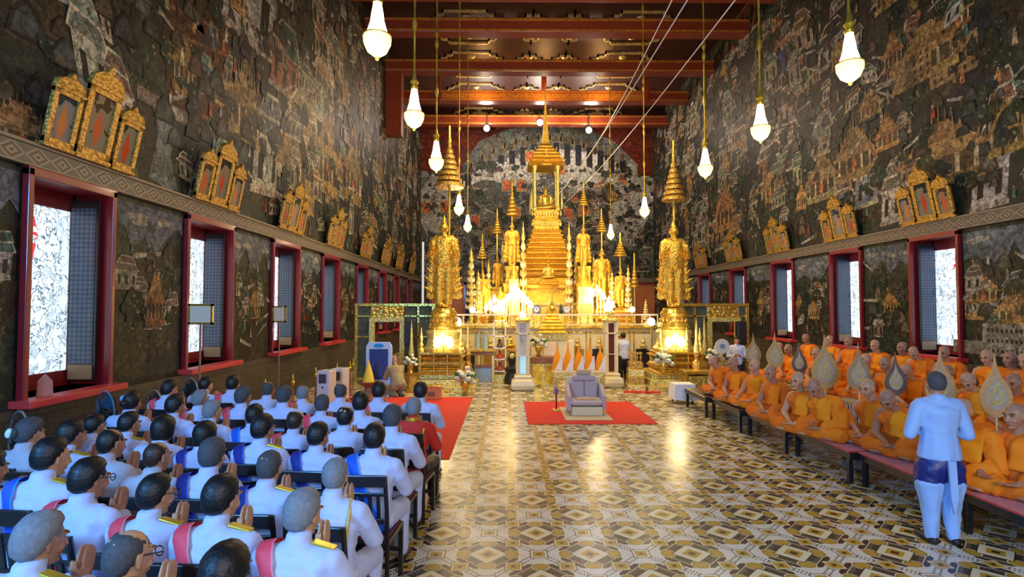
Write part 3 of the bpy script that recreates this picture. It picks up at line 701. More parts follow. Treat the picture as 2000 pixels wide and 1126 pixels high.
def standing(name_):
    S_ = [((0, 0, .05), (.16, .13, .05)), ((-.09, -.02, .1), .07, (-.09, 0, .9), .09), ((.09, -.02, .1), .07, (.09, 0, .9), .09), ((0, 0, .95), (.2, .13, .12), (0, 0, 1.4), (.2, .12, .12)), ((0, .02, .2), (.24, .05, .05), (0, .02, 1.2), (.2, .09, .1)),
          ((-.30, .03, .22), (.09, .02, .05), (-.24, .02, 1.15), (.05, .04, .05)), ((.30, .03, .22), (.09, .02, .05), (.24, .02, 1.15), (.05, .04, .05)),
          ((-.16, 0, 1.46), .08, (.16, 0, 1.46), .08), ((-.23, 0, 1.42), .07, (-.29, -.04, 1.12), .055), ((-.29, -.04, 1.12), .055, (-.2, -.26, 1.28), .04), ((-.2, -.28, 1.3), (.035, .02, .08)), ((.23, 0, 1.42), .07, (.29, -.04, 1.12), .055), ((.29, -.04, 1.12), .055, (.2, -.26, 1.28), .04), ((.2, -.28, 1.3), (.035, .02, .08)),
          ((0, 0, 1.5), .06, (0, 0, 1.6), .055), ((0, -.01, 1.70), (.085, .095, .11)), ((0, 0, 1.8), (.06, .06, .05), (0, 0, 1.97), (.008, .008, .02)), ((0, -.1, 1.69), .015), ((-.09, 0, 1.67), (.015, .02, .05)), ((.09, 0, 1.67), (.015, .02, .05))]
    return organic(name_, S_, .025, 3, disp=.012, dscale=14, m=GOLD)
SEAT = seated('statue_body'); STAND = standing('statue_body')
def buddha(kind, x, y, z, h, label, ped=None, crown=True, group=None):
    t = thing('buddha_statue', label, 'statue', (x, y, z), 0, group)
    ph = 0
    if ped:
        f = MB(); ph = stacked(f, ped, (0, 0, 0)); f.build('pedestal', GOLD, t)
    b_ = mobj('statue_body', STAND if kind else SEAT, t); s_ = h / (1.98 if kind else 1.03); b_.scale = (s_,) * 3; b_.location = (0, 0, ph)
    if kind:
        for sg in (-1, 1):     # flared hems of the royal robe
            f = MB()
            for a in range(5):
                zz_ = (.25 + a * .2) * s_
                f.add([(sg * .24 * s_, 0, ph + zz_), (sg * (.44 - a * .03) * s_, .02, ph + zz_ + .22 * s_), (sg * .24 * s_, 0, ph + zz_ + .16 * s_), (sg * .24 * s_, -.05 * s_, ph + zz_ + .08 * s_)], [(0, 1, 2), (0, 3, 1), (2, 1, 3)])
            f.build('robe_hem', GOLD, t)
    return t
buddha(0, X_(1066, 24), 24, ZP + zc + 0, 1.25, 'small seated golden image inside the spired throne between its columns')
buddha(0, X_(1071, 22), 21.9, Z(556, 21.9), .8, 'seated golden image on a ledge against the front of the central throne base', [(.42, .12), (.36, .1)])
# ledge for it: stepped lower altar in front of the throne
t = thing('stepped_altar', 'stepped gilded altar table in front of the central throne base', 'altar', (X_(1068, 22), 22.2, ZP))
f = MB(); f.bx(-1.25, 1.25, -.55, .5, 0, .1).bx(-1.1, 1.1, -.45, .5, .1, .75).bx(-1.2, 1.2, -.55, .5, .75, .85).build('body', GOLDL, t, bevel=.01)
f = MB(); f.bx(-.85, .85, -.3, .5, .85, Z(556, 21.9) - ZP - .14).bx(-1.0, 1.0, -.42, .5, Z(556, 21.9) - ZP - .14, Z(556, 21.9) - ZP).build('upper_shelf', GOLD, t, bevel=.01)
f = MB()
for sx_ in (-1, 1): f.bx(sx_ * 1.0 - .04, sx_ * 1.0 + .04, -.5, -.44, .1, .75)
for i in range(7): f.lathe([(.05, 0), (.07, .15), (.02, .35)], 6, (-.9 + i * .3, -.5, .3))
f.build('relief', GOLDS, t)
# tiered umbrellas
def umbrella(u, vt, vb, Y, hwpx, label, n_=7, zfoot=None, group=None, thin=.03):
    zt_, zb_ = Z(vt, Y), Z(vb, Y); hw_ = hwpx / F * Y; zf = ZP if zfoot is None else zfoot
    t = thing('tiered_umbrella', label, 'umbrella', (X_(u, Y), Y, zf), 0, group)
    MB().lathe([(thin * 1.6, 0), (thin, .1), (thin, zt_ - zf - .05)], 8).build('pole', BRASS, t)
    H_ = (zt_ - zb_) * .72
    for i in range(n_):
        z_ = zb_ - zf + H_ * i / n_; r_ = hw_ * (1 - i / (n_ + .6)) ** 1.15; hh = H_ / n_
        MB().lathe([(r_ * .98, 0), (r_, hh * .45), (r_ * .72, hh * .85), (r_ * .3, hh * 1.05)], 20, (0, 0, z_)).build('canopy_tier', GOLDD if hwpx > 18 else GOLD, t, smooth=True)
    MB().lathe([(hw_ * .14, 0), (hw_ * .05, (zt_ - zb_) * .12), (.005, (zt_ - zb_) * .28)], 10, (0, 0, zb_ - zf + H_)).build('finial', BRASS, t, smooth=True)
umbrella(877, 240, 365, 18.35, 29, 'broad bronze-gold tiered umbrella above the tall standing image on the left', 8, 0, thin=.04)
umbrella(1319, 268, 390, 18.35, 23, 'broad bronze-gold tiered umbrella above the tall standing image on the right', 8, 0, thin=.04)
umbrella(1000, 343, 420, 22.3, 11, 'slender gilded tiered umbrella immediately left of the spired throne')
umbrella(1141, 352, 400, 22.3, 10, 'slender gilded tiered umbrella immediately right of the spired throne')
umbrella(971, 405, 455, 22.8, 9, 'slim gilded tiered umbrella with small tiers, second to the left of the throne')
umbrella(942, 455, 505, 23.2, 9, 'low gilded tiered umbrella behind the pale tiered trees left of the throne')
umbrella(1176, 405, 452, 23.0, 11, 'gilded tiered umbrella just behind the white hanging lamp, second right of the throne')
umbrella(1212, 452, 500, 22.0, 13, 'gilded tiered umbrella near the right end of the altar platform')
umbrella(1240, 492, 560, 21.0, 9, 'gilded tiered umbrella with pale discs at the far right end of the altar')
# the two great standing images on stepped podiums
def podium(u, Y, label, side):
    x_ = X_(u, Y); t = thing('image_podium', label, 'podium', (x_, Y, 0))
    f = MB(); f.bx(-1.05, 1.05, -.95, 1.1, 0, .16).bx(-.95, .95, -.75, 1.1, .16, .34).bx(-.85, .85, -.55, 1.1, .34, .5).build('steps', GOLDL, t, bevel=.015)
    f = MB(); stacked(f, [(.72, .2), (.66, .3), (.7, .14)], (0, 0, .5)); f.build('square_base', GOLD, t, bevel=.01)
    g = MB()
    for sx_ in (-1, 1): g.bx(sx_ * .62 - .03, sx_ * .62 + .03, -.75, -.69, .5, 1.14).bx(sx_ * .2 - .02, sx_ * .2 + .02, -.75, -.69, .5, 1.14)
    g.bx(-.66, .66, -.76, -.68, .8, .86).bx(-.66, .66, -.76, -.68, 1.1, 1.16); g.build('railing', GOLDS, t)
    f = MB(); f.lathe([(.62, 0), (.66, .1), (.55, .2), (.5, .45), (.56, .6), (.5, .68)], 20, (0, 0, 1.14)); f.build('bell_base', GOLDL, t, smooth=True)
    f = MB(); f.lathe([(.46, 0), (.5, .08), (.44, .22), (.36, .26), (.36, .38), (.40, .42), (.42, .5), (.34, .6), (.32, .66)], 20, (0, 0, 1.82)); f.build('lotus_drum', GOLDS, t, smooth=True)
    g = MB()
    for i in range(16):
        a = i * math.pi / 8; g.lathe([(.03, 0), (.05, .06), (.0, .14)], 5, (.4 * math.cos(a), .4 * math.sin(a), 2.06))
    g.build('petal_ring', GOLDD, t)
    for i in range(4):      # small tiered ornaments set round the podium front
        MB().lathe([(.07, 0), (.09, .1), (.04, .16), (.07, .24), (.03, .32), (.05, .4), (.01, .75)], 8, (-.6 + .4 * i, -.62, 1.14)).build('finial', GOLDL, t)
    return t
podium(867, 17, 'gold stepped podium carrying the tall standing image on the left', -1)
podium(1316, 17, 'gold stepped podium carrying the tall standing image on the right', 1)
buddha(1, X_(867, 17), 17, 2.48, Z(418, 17) - 2.48, 'tall standing golden image in layered robes on the left podium')
buddha(1, X_(1318, 17), 17, 2.48, Z(425, 17) - 2.48, 'tall standing golden image in layered robes on the right podium')
# smaller standing images on the platform
for u, vt, vb, Y, ped, lb in ((1000, 428, 520, 21.6, None, 'standing golden image on a tall pedestal just left of the central throne'), (1140, 436, 520, 21.6, None, 'standing golden image on a tall pedestal just right of the central throne'), (943, 525, 612, 21.0, None, 'slim standing golden image between pale tiered trees on the left of the altar'), (972, 500, 560, 22.4, None, 'standing golden image beside the left pedestal, half hidden by trees'), (1176, 480, 590, 21.4, None, 'standing golden image on the right of the altar beneath a hanging lamp'), (1213, 520, 600, 21.0, None, 'standing golden image near the right end of the altar, beside white discs')):
    z1, z0_ = Z(vt, Y), Z(vb, Y); k_ = z0_ - ZP
    buddha(1, X_(u, Y), Y, ZP, z1 - z0_, lb, [(.42, k_ * .25), (.34, k_ * .25), (.36, k_ * .2), (.27, k_ * .3)] if k_ > .15 else [(.3, max(.04, k_))])
# bell-shaped pedestals (chedi)
for u, vt, vb, Y, r_, lb in ((1141, 510, 560, 20.9, 15, 'golden bell-shaped stupa standing right of the central throne'), (1003, 515, 545, 20.9, 10, 'golden bell-shaped stupa standing left of the central throne'), (977, 560, 600, 21.2, 14, 'golden pyramid-shaped stupa at the left of the altar above the bright candles')):
    h_ = Z(vt, Y) - ZP; q_ = r_ / F * Y; zb_ = Z(vb, Y) - ZP
    t = thing('stupa', lb, 'stupa', (X_(u, Y), Y, ZP)); f = MB(); stacked(f, [(q_ * 1.05, zb_ * .5), (q_ * .95, zb_ * .5)], (0, 0, 0)); f.build('base', GOLDL, t)
    f = MB(); hb = h_ - zb_; f.lathe([(q_, 0), (q_ * 1.02, hb * .08), (q_ * .82, hb * .2), (q_ * .86, hb * .25), (q_ * .62, hb * .45), (q_ * .42, hb * .72), (q_ * .2, hb * .85), (.01, hb)], 20, (0, 0, zb_)); f.build('bell', BRASS, t, smooth=True)
# pale gold tiered trees
def tree_(u, vt, Y, hwpx, label, n_=8, group='gold and silver offering trees on the altar'):
    h_ = Z(vt, Y) - ZP; r0 = hwpx / F * Y
    t = thing('offering_tree', label, 'ornament', (X_(u, Y), Y, ZP), 0, group)
    MB().lathe([(r0 * .7, 0), (r0 * .8, .06), (r0 * .3, .14), (r0 * .22, h_ * .98)], 8).build('stem', GOLDL, t)
    for i in range(n_):
        z_ = h_ * (.2 + .72 * i / n_); r_ = r0 * (1.05 - .85 * i / n_)
        f = MB(); f.lathe([(r_ * .35, 0), (r_, h_ * .02), (r_ * .95, h_ * .035), (r_ * .3, h_ * .07)], 10, (0, 0, z_))
        for k_ in range(7):
            a = k_ * .9 + i; f.lathe([(.012, 0), (.03, h_ * .02), (.0, h_ * .07)], 4, (r_ * .85 * math.cos(a), r_ * .85 * math.sin(a), z_ + h_ * .02))
        f.build('leaf_tier', GOLDL if i % 2 else CREAM, t)
    MB().lathe([(r0 * .12, 0), (.005, h_ * .14)], 6, (0, 0, h_ * .9)).build('finial', BRASS, t)
for u, vt, Y, hw_, lb in ((920, 488, 20.8, 12, 'pale gold tiered tree at the left end of the altar rail'), (934, 530, 20.5, 8, 'small pale gold tiered tree second from the left end of the altar rail'), (954, 512, 21.5, 8, 'thin pale gold tiered tree rising left of the bright candles'), (982, 475, 22.6, 9, 'tall gold tiered tree between the left standing images'), (1022, 440, 21.3, 9, 'tall thin gold tree touching the left side of the throne base'), (1112, 440, 21.3, 8, 'tall thin gold tree touching the right side of the throne base'), (1125, 500, 22.4, 7, 'thin gold tree close behind the right bell-shaped stupa'), (1160, 500, 22.0, 8, 'gold tiered tree between the right stupa and a standing image'), (1196, 530, 21.0, 8, 'gold tiered tree right of the bright candle cluster'), (1228, 520, 20.8, 8, 'pale gold tiered tree near the right end of the altar rail'), (1262, 585, 20.4, 6, 'short pale gold tree at the right end of the altar rail')):
    tree_(u, vt, Y, hw_, lb)
# bright candle clusters
CANDLE = mat('candle_glow', (1, .8, .45), .5, emit=14, ecol=(1, .78, .42))
WAX = mat('wax', (.9, .8, .6), .5)
def candles(u, v, Y, label, n_=9, z0_=None, k=1.):
    z0_ = ZP if z0_ is None else z0_
    t = thing('candle_stand', label, 'candle stand', (X_(u, Y), Y, z0_))
    f = MB(); f.lathe([(.28, 0), (.3, .05), (.06, .1), (.05, .3), (.22, .36), (.22, .4)], 14); f.build('stand', BRASS, t, smooth=True)
    for i in range(n_):
        a = i / (n_ - 1) - .5; x_ = a * 1.15 * k; h_ = (.85 - abs(a) * 1.2) * k
        c_ = MB().lathe([(.022, 0), (.022, h_)], 8, (x_, .08 * math.cos(i * 2.1), .38)).build('candle', WAX, t)
        MB().lathe([(.02, 0), (.085, .06), (.075, .14), (.0, .30)], 8, (x_, .08 * math.cos(i * 2.1), .39 + h_)).build('flame', CANDLE, c_)
    return t
candles(1008, 590, 20.7, 'bright cluster of burning candles left of the centre of the altar', 11)
candles(966, 600, 20.6, 'smaller bright candle cluster near the left end of the altar', 5, None, .55)
candles(1166, 590, 20.7, 'bright cluster of burning candles right of the centre of the altar', 9)
# round lit globes on the altar rail
GLOBE = mat('lit_globe', (1, .93, .8), .3, emit=5, ecol=(1, .9, .72))
for u, v, Y, lb, r_ in ((893, 628, 19.6, 'largest bright round globe lamp at the left corner of the altar', 9), (923, 605, 20.2, 'bright round globe lamp among trees near the left end of the altar', 6), (967, 603, 20.2, 'bright round globe lamp below the left candles', 7), (1187, 600, 20.2, 'bright round globe lamp below the right candles', 8), (1235, 604, 20.2, 'bright round globe lamp near the right end of the altar', 6), (1272, 628, 19.6, 'largest bright round globe lamp at the right corner of the altar', 8)):
    zz_ = Z(v, Y); t = thing('globe_lamp', lb, 'lamp', (X_(u, Y), Y, 0 if Y < 20 else ZP)); zl = zz_ - t.location.z
    MB().lathe([(.1, 0), (.03, .05), (.025, zl - r_ / F * Y)], 8).build('stand', BRASS, t)
    MB().ell(0, 0, zl, *(r_ / F * Y,) * 3).build('globe', GLOBE, t, smooth=True)
# round portrait plates on stands
for u, c_, lb in ((1048, (.08, .12, .5), 'round portrait plate with blue rim left of the small central stupa'), (1107, (.25, .2, .35), 'round portrait plate with grey rim right of the small central stupa')):
    Y = 20.3; t = thing('portrait_plate', lb, 'plate', (X_(u, Y), Y, ZP)); z_ = Z(604, Y) - ZP
    Mx = Matrix.Translation((0, 0, z_)) @ Matrix.Rotation(R(90), 4, 'X')
    MB().lathe([(.14, -.02), (.15, 0), (.14, .015)], 24, M=Mx).build('rim', mat('plate_rim_%d' % u, c_, .3), t)
    MB().lathe([(.10, .015), (.10, .022)], 20, M=Mx).build('centre', WHITEP, t)
    MB().lathe([(.035, .022), (.035, .026)], 12, M=Mx @ Matrix.Translation((0, .02, 0))).build('portrait', mat('portrait_dark', (.25, .18, .2), .5), t)
    MB().lathe([(.08, 0), (.02, .03), (.015, z_ - .12)], 8).build('stand', BRASS, t)
# small bright stupa at centre front, hanging portraits (dark-robed figures)
t = thing('front_stupa', 'bright golden tiered stupa-shaped stand at the very front centre of the altar', 'stupa', (X_(1079, 19), 19.2, 0))
f = MB(); f.bx(-.75, .75, -.3, .3, 0, 1.35).build('plinth', CREAM, t, bevel=.02)
f = MB(); stacked(f, [(.48, .14), (.42, .12), (.37, .12), (.3, .1), (.22, .12), (.14, .14)], (0, 0, 1.62)); f.lathe([(.1, 0), (.14, .1), (.05, .2), (.09, .28), (.02, .6)], 10, (0, 0, 2.36)); f.build('tiers', BRASS, t, bevel=.008)
MB().bx(-.52, .52, -.28, .28, 1.35, 1.62).build('upper_block', GOLDL, t, bevel=.02)
for u, lb in ((1050, 'little dark-robed figurine with gold crown left of centre on the altar'), (1096, 'little dark-robed figurine with gold crown right of centre on the altar')):
    Y = 20.9; t = thing('figurine', lb, 'figurine', (X_(u, Y), Y, ZP)); MB().lathe([(.14, 0), (.16, .05), (.1, .1), (.09, .42)], 10).build('stand', GOLDL, t)
    MB().lathe([(.07, 0), (.09, .1), (.05, .3), (.03, .34)], 10, (0, 0, .42)).build('robe', BLACK, t, smooth=True); MB().ell(0, 0, .82, .05, .05, .06).lathe([(.05, .85), (.01, 1.0)], 8).build('head', BRASS, t, smooth=True)
# glass-fronted columns
BLUEG = mat('blue_lit_glass', (.35, .6, .75), .12, 0, 20, .5, emit=.5, ecol=(.35, .75, 1)); DARKG = mat('dark_red_glass', (.10, .03, .03), .12)
for u, Y, gm, lb in ((1021, 16.6, BLUEG, 'cream square glass-fronted column lit pale blue, left of the robed cones'), (1192, 17.2, DARKG, 'cream square glass-fronted column with dark red inside, right of the robed cones')):
    t = thing('display_column', lb, 'column', (X_(u, Y), Y, 0)); h_ = Z(622, Y)
    f = MB(); f.lathe([(.27, 0), (.34, .06), (.36, .16), (.33, .3), (.25, .34), (.27, .42), (.22, .46)], 4, sq=True); f.build('base', CREAM, t, bevel=.02)
    f = MB()
    for a in (-1, 1):
        for c_ in (-1, 1): f.bx(a * .17 - .03, a * .17 + .03, c_ * .17 - .03, c_ * .17 + .03, .46, h_ - .1)
    f.bx(-.2, .2, -.2, .2, h_ * .78, h_ * .8).bx(-.2, .2, -.2, .2, h_ * .48, h_ * .49).build('frame', CREAM, t, bevel=.008)
    f = MB()
    for a in (-1, 1): f.bx(a * .15 - .06, a * .15 + .06, -.175, .175, .46, h_ - .12)
    f.bx(-.2, .2, -.14, .17, .46, h_ - .12).build('side_panel', CREAM, t); MB().bx(-.085, .085, -.165, -.14, .5, h_ * .48).build('glass', gm, t); MB().bx(-.085, .085, -.165, -.14, h_ * .49, h_ - .14).build('glass', mat('grey_glass', (.5, .5, .52), .1, 0, 8, .6) if u < 1100 else gm, t)
    f = MB(); f.lathe([(.2, 0), (.25, .06), (.2, .1), (.16, .14)], 4, (0, 0, h_ - .1), sq=True); f.build('capital', GOLDL, t, bevel=.01)
    MB().ell(0, 0, h_ + .12, .1, .1, .12).build('lamp', GLOBE if u < 1100 else GOLDL, t, smooth=True)
# open display shelf with red items
Y = 18.6
t = thing('display_shelf', 'narrow white open display shelf with red figures on three levels', 'shelf', (X_(976, Y), Y, 0)); h_ = Z(625, Y)
f = MB()
for a in (-1, 1):
    for c_ in (-.14, .14): f.bx(a * .2 - .02, a * .2 + .02, c_ - .02, c_ + .02, 0, h_)
f.build('post', mat('white_gloss', (.75, .72, .7), .3), t)
for z_ in (.32, .72, 1.1, 1.5, h_ - .04): MB().bx(-.22, .22, -.16, .16, z_, z_ + .03).build('shelf_board', mat('white_gloss', (.75, .72, .7), .3), t)
MB().bx(-.24, .24, -.18, .18, 0, .22).build('base', GOLDL, t)
for z_, c_ in ((.35, (.5, .05, .03)), (.75, (.6, .06, .04)), (1.13, (.1, .06, .05))):
    o = tag(MB().lathe([(.09, 0), (.11, .06), (.06, .16), (.05, .2), (.06, .25), (.01, .3)], 10, (X_(976, Y), Y, z_)).build('shelf_figurine', mat('figurine_%d' % int(z_ * 100), c_, .4), None, True), {.35: 'red figurine on the lowest level of the white display shelf', .75: 'red figurine on the middle level of the white display shelf', 1.13: 'dark figurine on the upper level of the white display shelf'}[z_], 'figurine')
# table with five robe-wrapped cones
Y = 16.0; zt = Z(722, Y)
t = thing('offering_table', 'cream and gold table carrying five robe-wrapped cones behind the armchair', 'table', (X_(1130, Y), Y, 0))
w_ = 52 / F * Y
MB().bx(-w_, w_, -.3, .3, zt - .06, zt).build('tabletop', CREAM, t, bevel=.01)
for a in (-1, 1):
    for c_ in (-1, 1): MB().lathe([(.06, 0), (.04, .1), (.045, zt * .5), (.07, zt - .06)], 8, (a * (w_ - .1), c_ * .22, 0)).build('leg', GOLDL, t)
f = MB(); P_ = [(-w_ + .05, 0), (-w_ + .05, -.1), (-w_ + .2, -.16), (-.1, -.07), (0, -.16), (.1, -.07), (w_ - .2, -.16), (w_ - .05, -.1), (w_ - .05, 0)]
f.prism([(a, zt - .06 + b_) for a, b_ in P_], -.3, -.26).build('apron', GOLDL, t)
for i, u in enumerate((1088, 1109, 1130, 1151, 1172)):
    t = thing('robed_cone', ('leftmost', 'second', 'middle', 'fourth', 'rightmost')[i] + ' orange and white robe-wrapped cone on the offering table', 'offering', (X_(u, Y), Y, zt), 0, 'robe-wrapped cones on the offering table')
    f = MB(); f.lathe([(.15, 0), (.155, .03), (.13, .25), (.10, .4), (.04, .55), (.008, .85)], 14); f.build('orange_robe', ROBE2, t, smooth=True)
    f = MB(); f.add([(-.06, -.165, .01), (.13, -.13, .01), (.18, .0, .02), (.14, -.06, .42), (.105, -.09, .40), (.0, -.155, .16)], [(0, 1, 2, 3, 4, 5)]); q_ = f.build('white_cloth', WHITECLOTH, t); sd = q_.modifiers.new('t', 'SOLIDIFY'); sd.thickness = .03
    MB().ell(0, 0, .9, .02, .02, .03).build('tip', BRASS, t)
# armchair, rugs
struct_rugs = ((.45, 3.25, 11.7, 14.45, 'red_rug', CARPET, 'red rug under the cushioned armchair in the middle of the floor', .012, .0), (-4.9, -.95, 9.05, 15.2, 'red_carpet', CARPET, 'large red carpet under the front rows of seated guests', .012, .0), (1.3, 2.35, 12.05, 13.6, 'beige_rug', BEIGE, 'small beige rug under the armchair on top of the red rug', .012, .012))
for xa, xb, ya, yb, nm, mm, lb, th, z_ in struct_rugs:
    tag(MB().bx(xa, xb, ya, yb, z_ + .001, z_ + th).build(nm, mm), lb, 'rug')
t = thing('armchair', 'low wide armchair with lavender cushions and cream base facing the camera', 'armchair', (X_(1144, 12.7), 12.85, .026))
MB().bx(-.35, .35, -.36, .36, 0, .2).build('base', CREAM, t, bevel=.015)
sc_ = organic('seat_cushion', [((-.28, -.28, .28), (.1, .1, .07), (.28, -.28, .28), (.1, .1, .07)), ((-.28, .2, .29), (.1, .1, .07), (.28, .2, .29), (.1, .1, .07)), ((-.28, -.28, .28), (.1, .1, .07), (-.28, .2, .28), (.1, .1, .07)), ((.28, -.28, .28), (.1, .1, .07), (.28, .2, .28), (.1, .1, .07)), ((0, 0, .29), (.3, .3, .08))], .02, 3, m=LAV); mobj('seat_cushion', sc_, t)
MB().add([], []).bx(-.33, .33, .18, .34, .3, .72).build('backrest', LAV, t, bevel=.05)
MB().bx(-.27, .27, .17, .36, .72, .86).build('headrest', LAV, t, bevel=.04); MB().bx(-.17, .17, .2, .38, .86, .98).build('top_pad', mat('tan_pad', (.55, .4, .25), .8), t, bevel=.03)
MB().bx(-.012, .012, .165, .2, .36, .7).build('back_seam', mat('lav_dark', (.25, .2, .25), .7), t)
MB().bx(-.24, .24, -.3, -.0, .352, .362).build('seat_pad', mat('tan_pad', (.55, .4, .25), .8), t, bevel=.003)
for a in (-1, 1): MB().prism([(0, .1), (.62, .1), (.62, .62), (.45, .66), (.1, .5), (0, .44)], -.045, .045, M=Matrix.Translation((a * .4, -.3, 0)) @ Matrix.Rotation(R(90), 4, 'Z')).build('armrest', LAV, t, bevel=.02)
MB().bx(-.42, .42, .34, .40, .0, .8).build('back_frame', CREAM, t, bevel=.015)
t = thing('microphone_stand', 'short red and violet floor stand with gold foot beside the armchair', 'stand', (X_(1086, 13.2), 13.2, .013))
MB().lathe([(.1, 0), (.09, .03), (.02, .05)], 12).build('foot', BRASS, t); MB().lathe([(.02, 0), (.02, .35)], 8, (0, 0, .05)).build('pole', RED, t); MB().lathe([(.04, 0), (.05, .1), (.02, .16)], 8, (0, 0, .4)).build('head', mat('violet_cloth', (.2, .1, .35), .7), t)
# low golden table with flowers
def vase(x, y, z, label, s_=1, pot=GOLDS, name='flower_vase'):
    t = thing(name, label, 'flowers', (x, y, z), 0, None, s_)
    MB().lathe([(.07, 0), (.1, .04), (.06, .1), (.13, .28), (.1, .38), (.12, .42)], 14).build('vase', pot, t, smooth=True)
    for i in range(16):
        a = i * 2.4; r_ = .06 + .17 * math.sqrt(i / 16); zz_ = .62 - r_ * .9 + .1 * math.cos(i * 1.7)
        MB().ell(r_ * math.cos(a), r_ * math.sin(a), zz_, .075, .075, .06, 9, 6).build('blossom', FLOWERW, t, smooth=True)
    g = MB()
    for i in range(14):
        a = i * .9; g.add([(0, 0, .4), (.22 * math.cos(a), .22 * math.sin(a), .42), (.3 * math.cos(a + .2), .3 * math.sin(a + .2), .5 + .05 * (i % 3)), (.12 * math.cos(a + .3), .12 * math.sin(a + .3), .5)], [(0, 1, 2, 3)])
    g.build('leaves', LEAF, t)
    return t
Y = 17.5; t = thing('side_table', 'low gold-fronted wooden table with a red-brown top left of the robed cones', 'table', (X_(1060, Y), Y, 0)); zt = Z(695, Y)
MB().bx(-.35, .35, -.25, .25, 0, zt - .2).build('body', GOLDL, t, bevel=.015); MB().bx(-.42, .42, -.3, .3, zt - .2, zt).build('top', WOOD, t, bevel=.02)
for a in (-.17, .17): MB().bx(a - .12, a + .12, -.27, -.25, .08, zt - .28).build('door', BRASS, t)
vase(X_(1052, Y), Y, zt, 'white flowers in a gold vase on the low table left of the robed cones')
vase(X_(910, 15.7), 15.6, 0, 'white flowers in a large gold vase on the floor beside the left podium', 1.15)
vase(X_(803, 16.2), 16.2, .55, 'white flowers in front of the left gilded screen', .8)
tag(MB().lathe([(.22, 0), (.24, .1), (.2, .5), (.24, .55)], 12, (X_(803, 16.2), 16.2, 0)).build('flower_stand', GOLDD), 'gilt drum stand under the white flowers by the left screen', 'stand')
vase(X_(1298, 15.6), 15.75, .51, 'white flowers in a gold vase on the steps of the right podium', 1.1)
vase(X_(1396, 16.2), 16.2, .65, 'white flowers in front of the right gilded screen beside the first monk', 1.0)
tag(MB().lathe([(.22, 0), (.24, .1), (.2, .6), (.24, .65)], 12, (X_(1396, 16.2), 16.2, 0)).build('flower_stand', GOLDD), 'gilt drum stand under the white flowers by the right screen', 'stand')
Y = 18.7; t = thing('lacquer_cabinet', 'pale pinkish-white stepped cabinet behind the robed cones, right of the flowers', 'cabinet', (X_(1074, Y), Y, 0))
PALEP = mat('pale_pink_lacquer', (.72, .60, .52), .35, 0, 10, .1)
MB().bx(-.3, .3, -.15, .2, 0, .8).build('body', PALEP, t, bevel=.015); MB().bx(-.33, .33, -.18, .2, .8, .86).build('top', PALEP, t, bevel=.01); MB().bx(-.22, .22, -.1, .2, .86, 1.3).build('upper_tier', PALEP, t, bevel=.015)
for a in (-.15, .15): MB().bx(a - .12, a + .12, -.165, -.15, .1, .72).build('door', CREAM, t)
MB().ell(0, -.02, 1.42, .07, .07, .12).build('silver_finial', mat('silver', (.75, .75, .78), .2, .9), t, smooth=True)
# brown wooden cupboard with teal glass vases, and blue-white porcelain seat in front of the altar
Y = 18.4; t = thing('console_table', 'gold and brown console table against the altar front, left of the display shelf', 'table', (X_(940, Y), Y, 0))
MB().bx(-.5, .5, -.25, .25, 1.02, 1.1).build('tabletop', GOLDS, t, bevel=.02); MB().bx(-.42, .42, -.22, .22, .9, 1.02).build('apron', WOOD, t)
for a in (-1, 1):
    for c_ in (-1, 1): MB().bx(a * .4 - .03, a * .4 + .03, c_ * .18 - .03, c_ * .18 + .03, 0, .9).build('leg', CREAM, t)
for a, lb in ((933, 'left of two pale teal glass vases on the console table'), (948, 'right of two pale teal glass vases on the console table')):
    tag(MB().lathe([(.08, 0), (.1, .1), (.09, .45), (.11, .5)], 14, (X_(a, Y), Y, 1.1)).build('glass_vase', mat('teal_glass', (.42, .6, .6), .1, 0, 10, .3), None, True), lb, 'vase')
t = thing('porcelain_chest', 'blue and white patterned chest under the console table', 'chest', (X_(944, Y), Y, 0))
MB().bx(-.3, .3, -.16, .16, 0, .5).build('body', mat('porcelain_blue', (.25, .36, .55), .2, 0, 25, .9), t, bevel=.02); MB().bx(-.32, .32, -.18, .18, .5, .56).build('lid', WOOD, t)
# dark wood stand/throne left, plinth block
for u, lb in ((1000, 'dark carved stand in the gap beside the blue-lit column'),):
    Y = 18; t = thing('carved_stand', lb, 'stand', (X_(u, Y), Y, 0)); MB().lathe([(.25, 0), (.28, .1), (.2, .35), (.26, .5), (.1, .6), (.16, .8), (.05, 1.05)], 10).build('body', DARKWOOD, t); MB().ell(0, -.1, .9, .09, .06, .1).build('gold_boss', GOLDL, t)
for u, lb in ((984, 'small seated gold figure left of the blue-lit column'), (1043, 'small seated gold figure right of the blue-lit column')): buddha(0, X_(u + (12 if u < 1000 else 2), 19.6), 19.55, 1.0, .5, lb, [(.22, .08)])
for u in (996, 1045): tag(MB().bx(X_(u, 19.6) - .3, X_(u, 19.6) + .3, 19.3, 19.8, 0, 1.0).build('altar_cabinet', GOLDD, None, bevel=.02), 'dull gold cabinet under the small seated figure %s of the blue-lit column' % ('left' if u < 1000 else 'right'), 'cabinet')
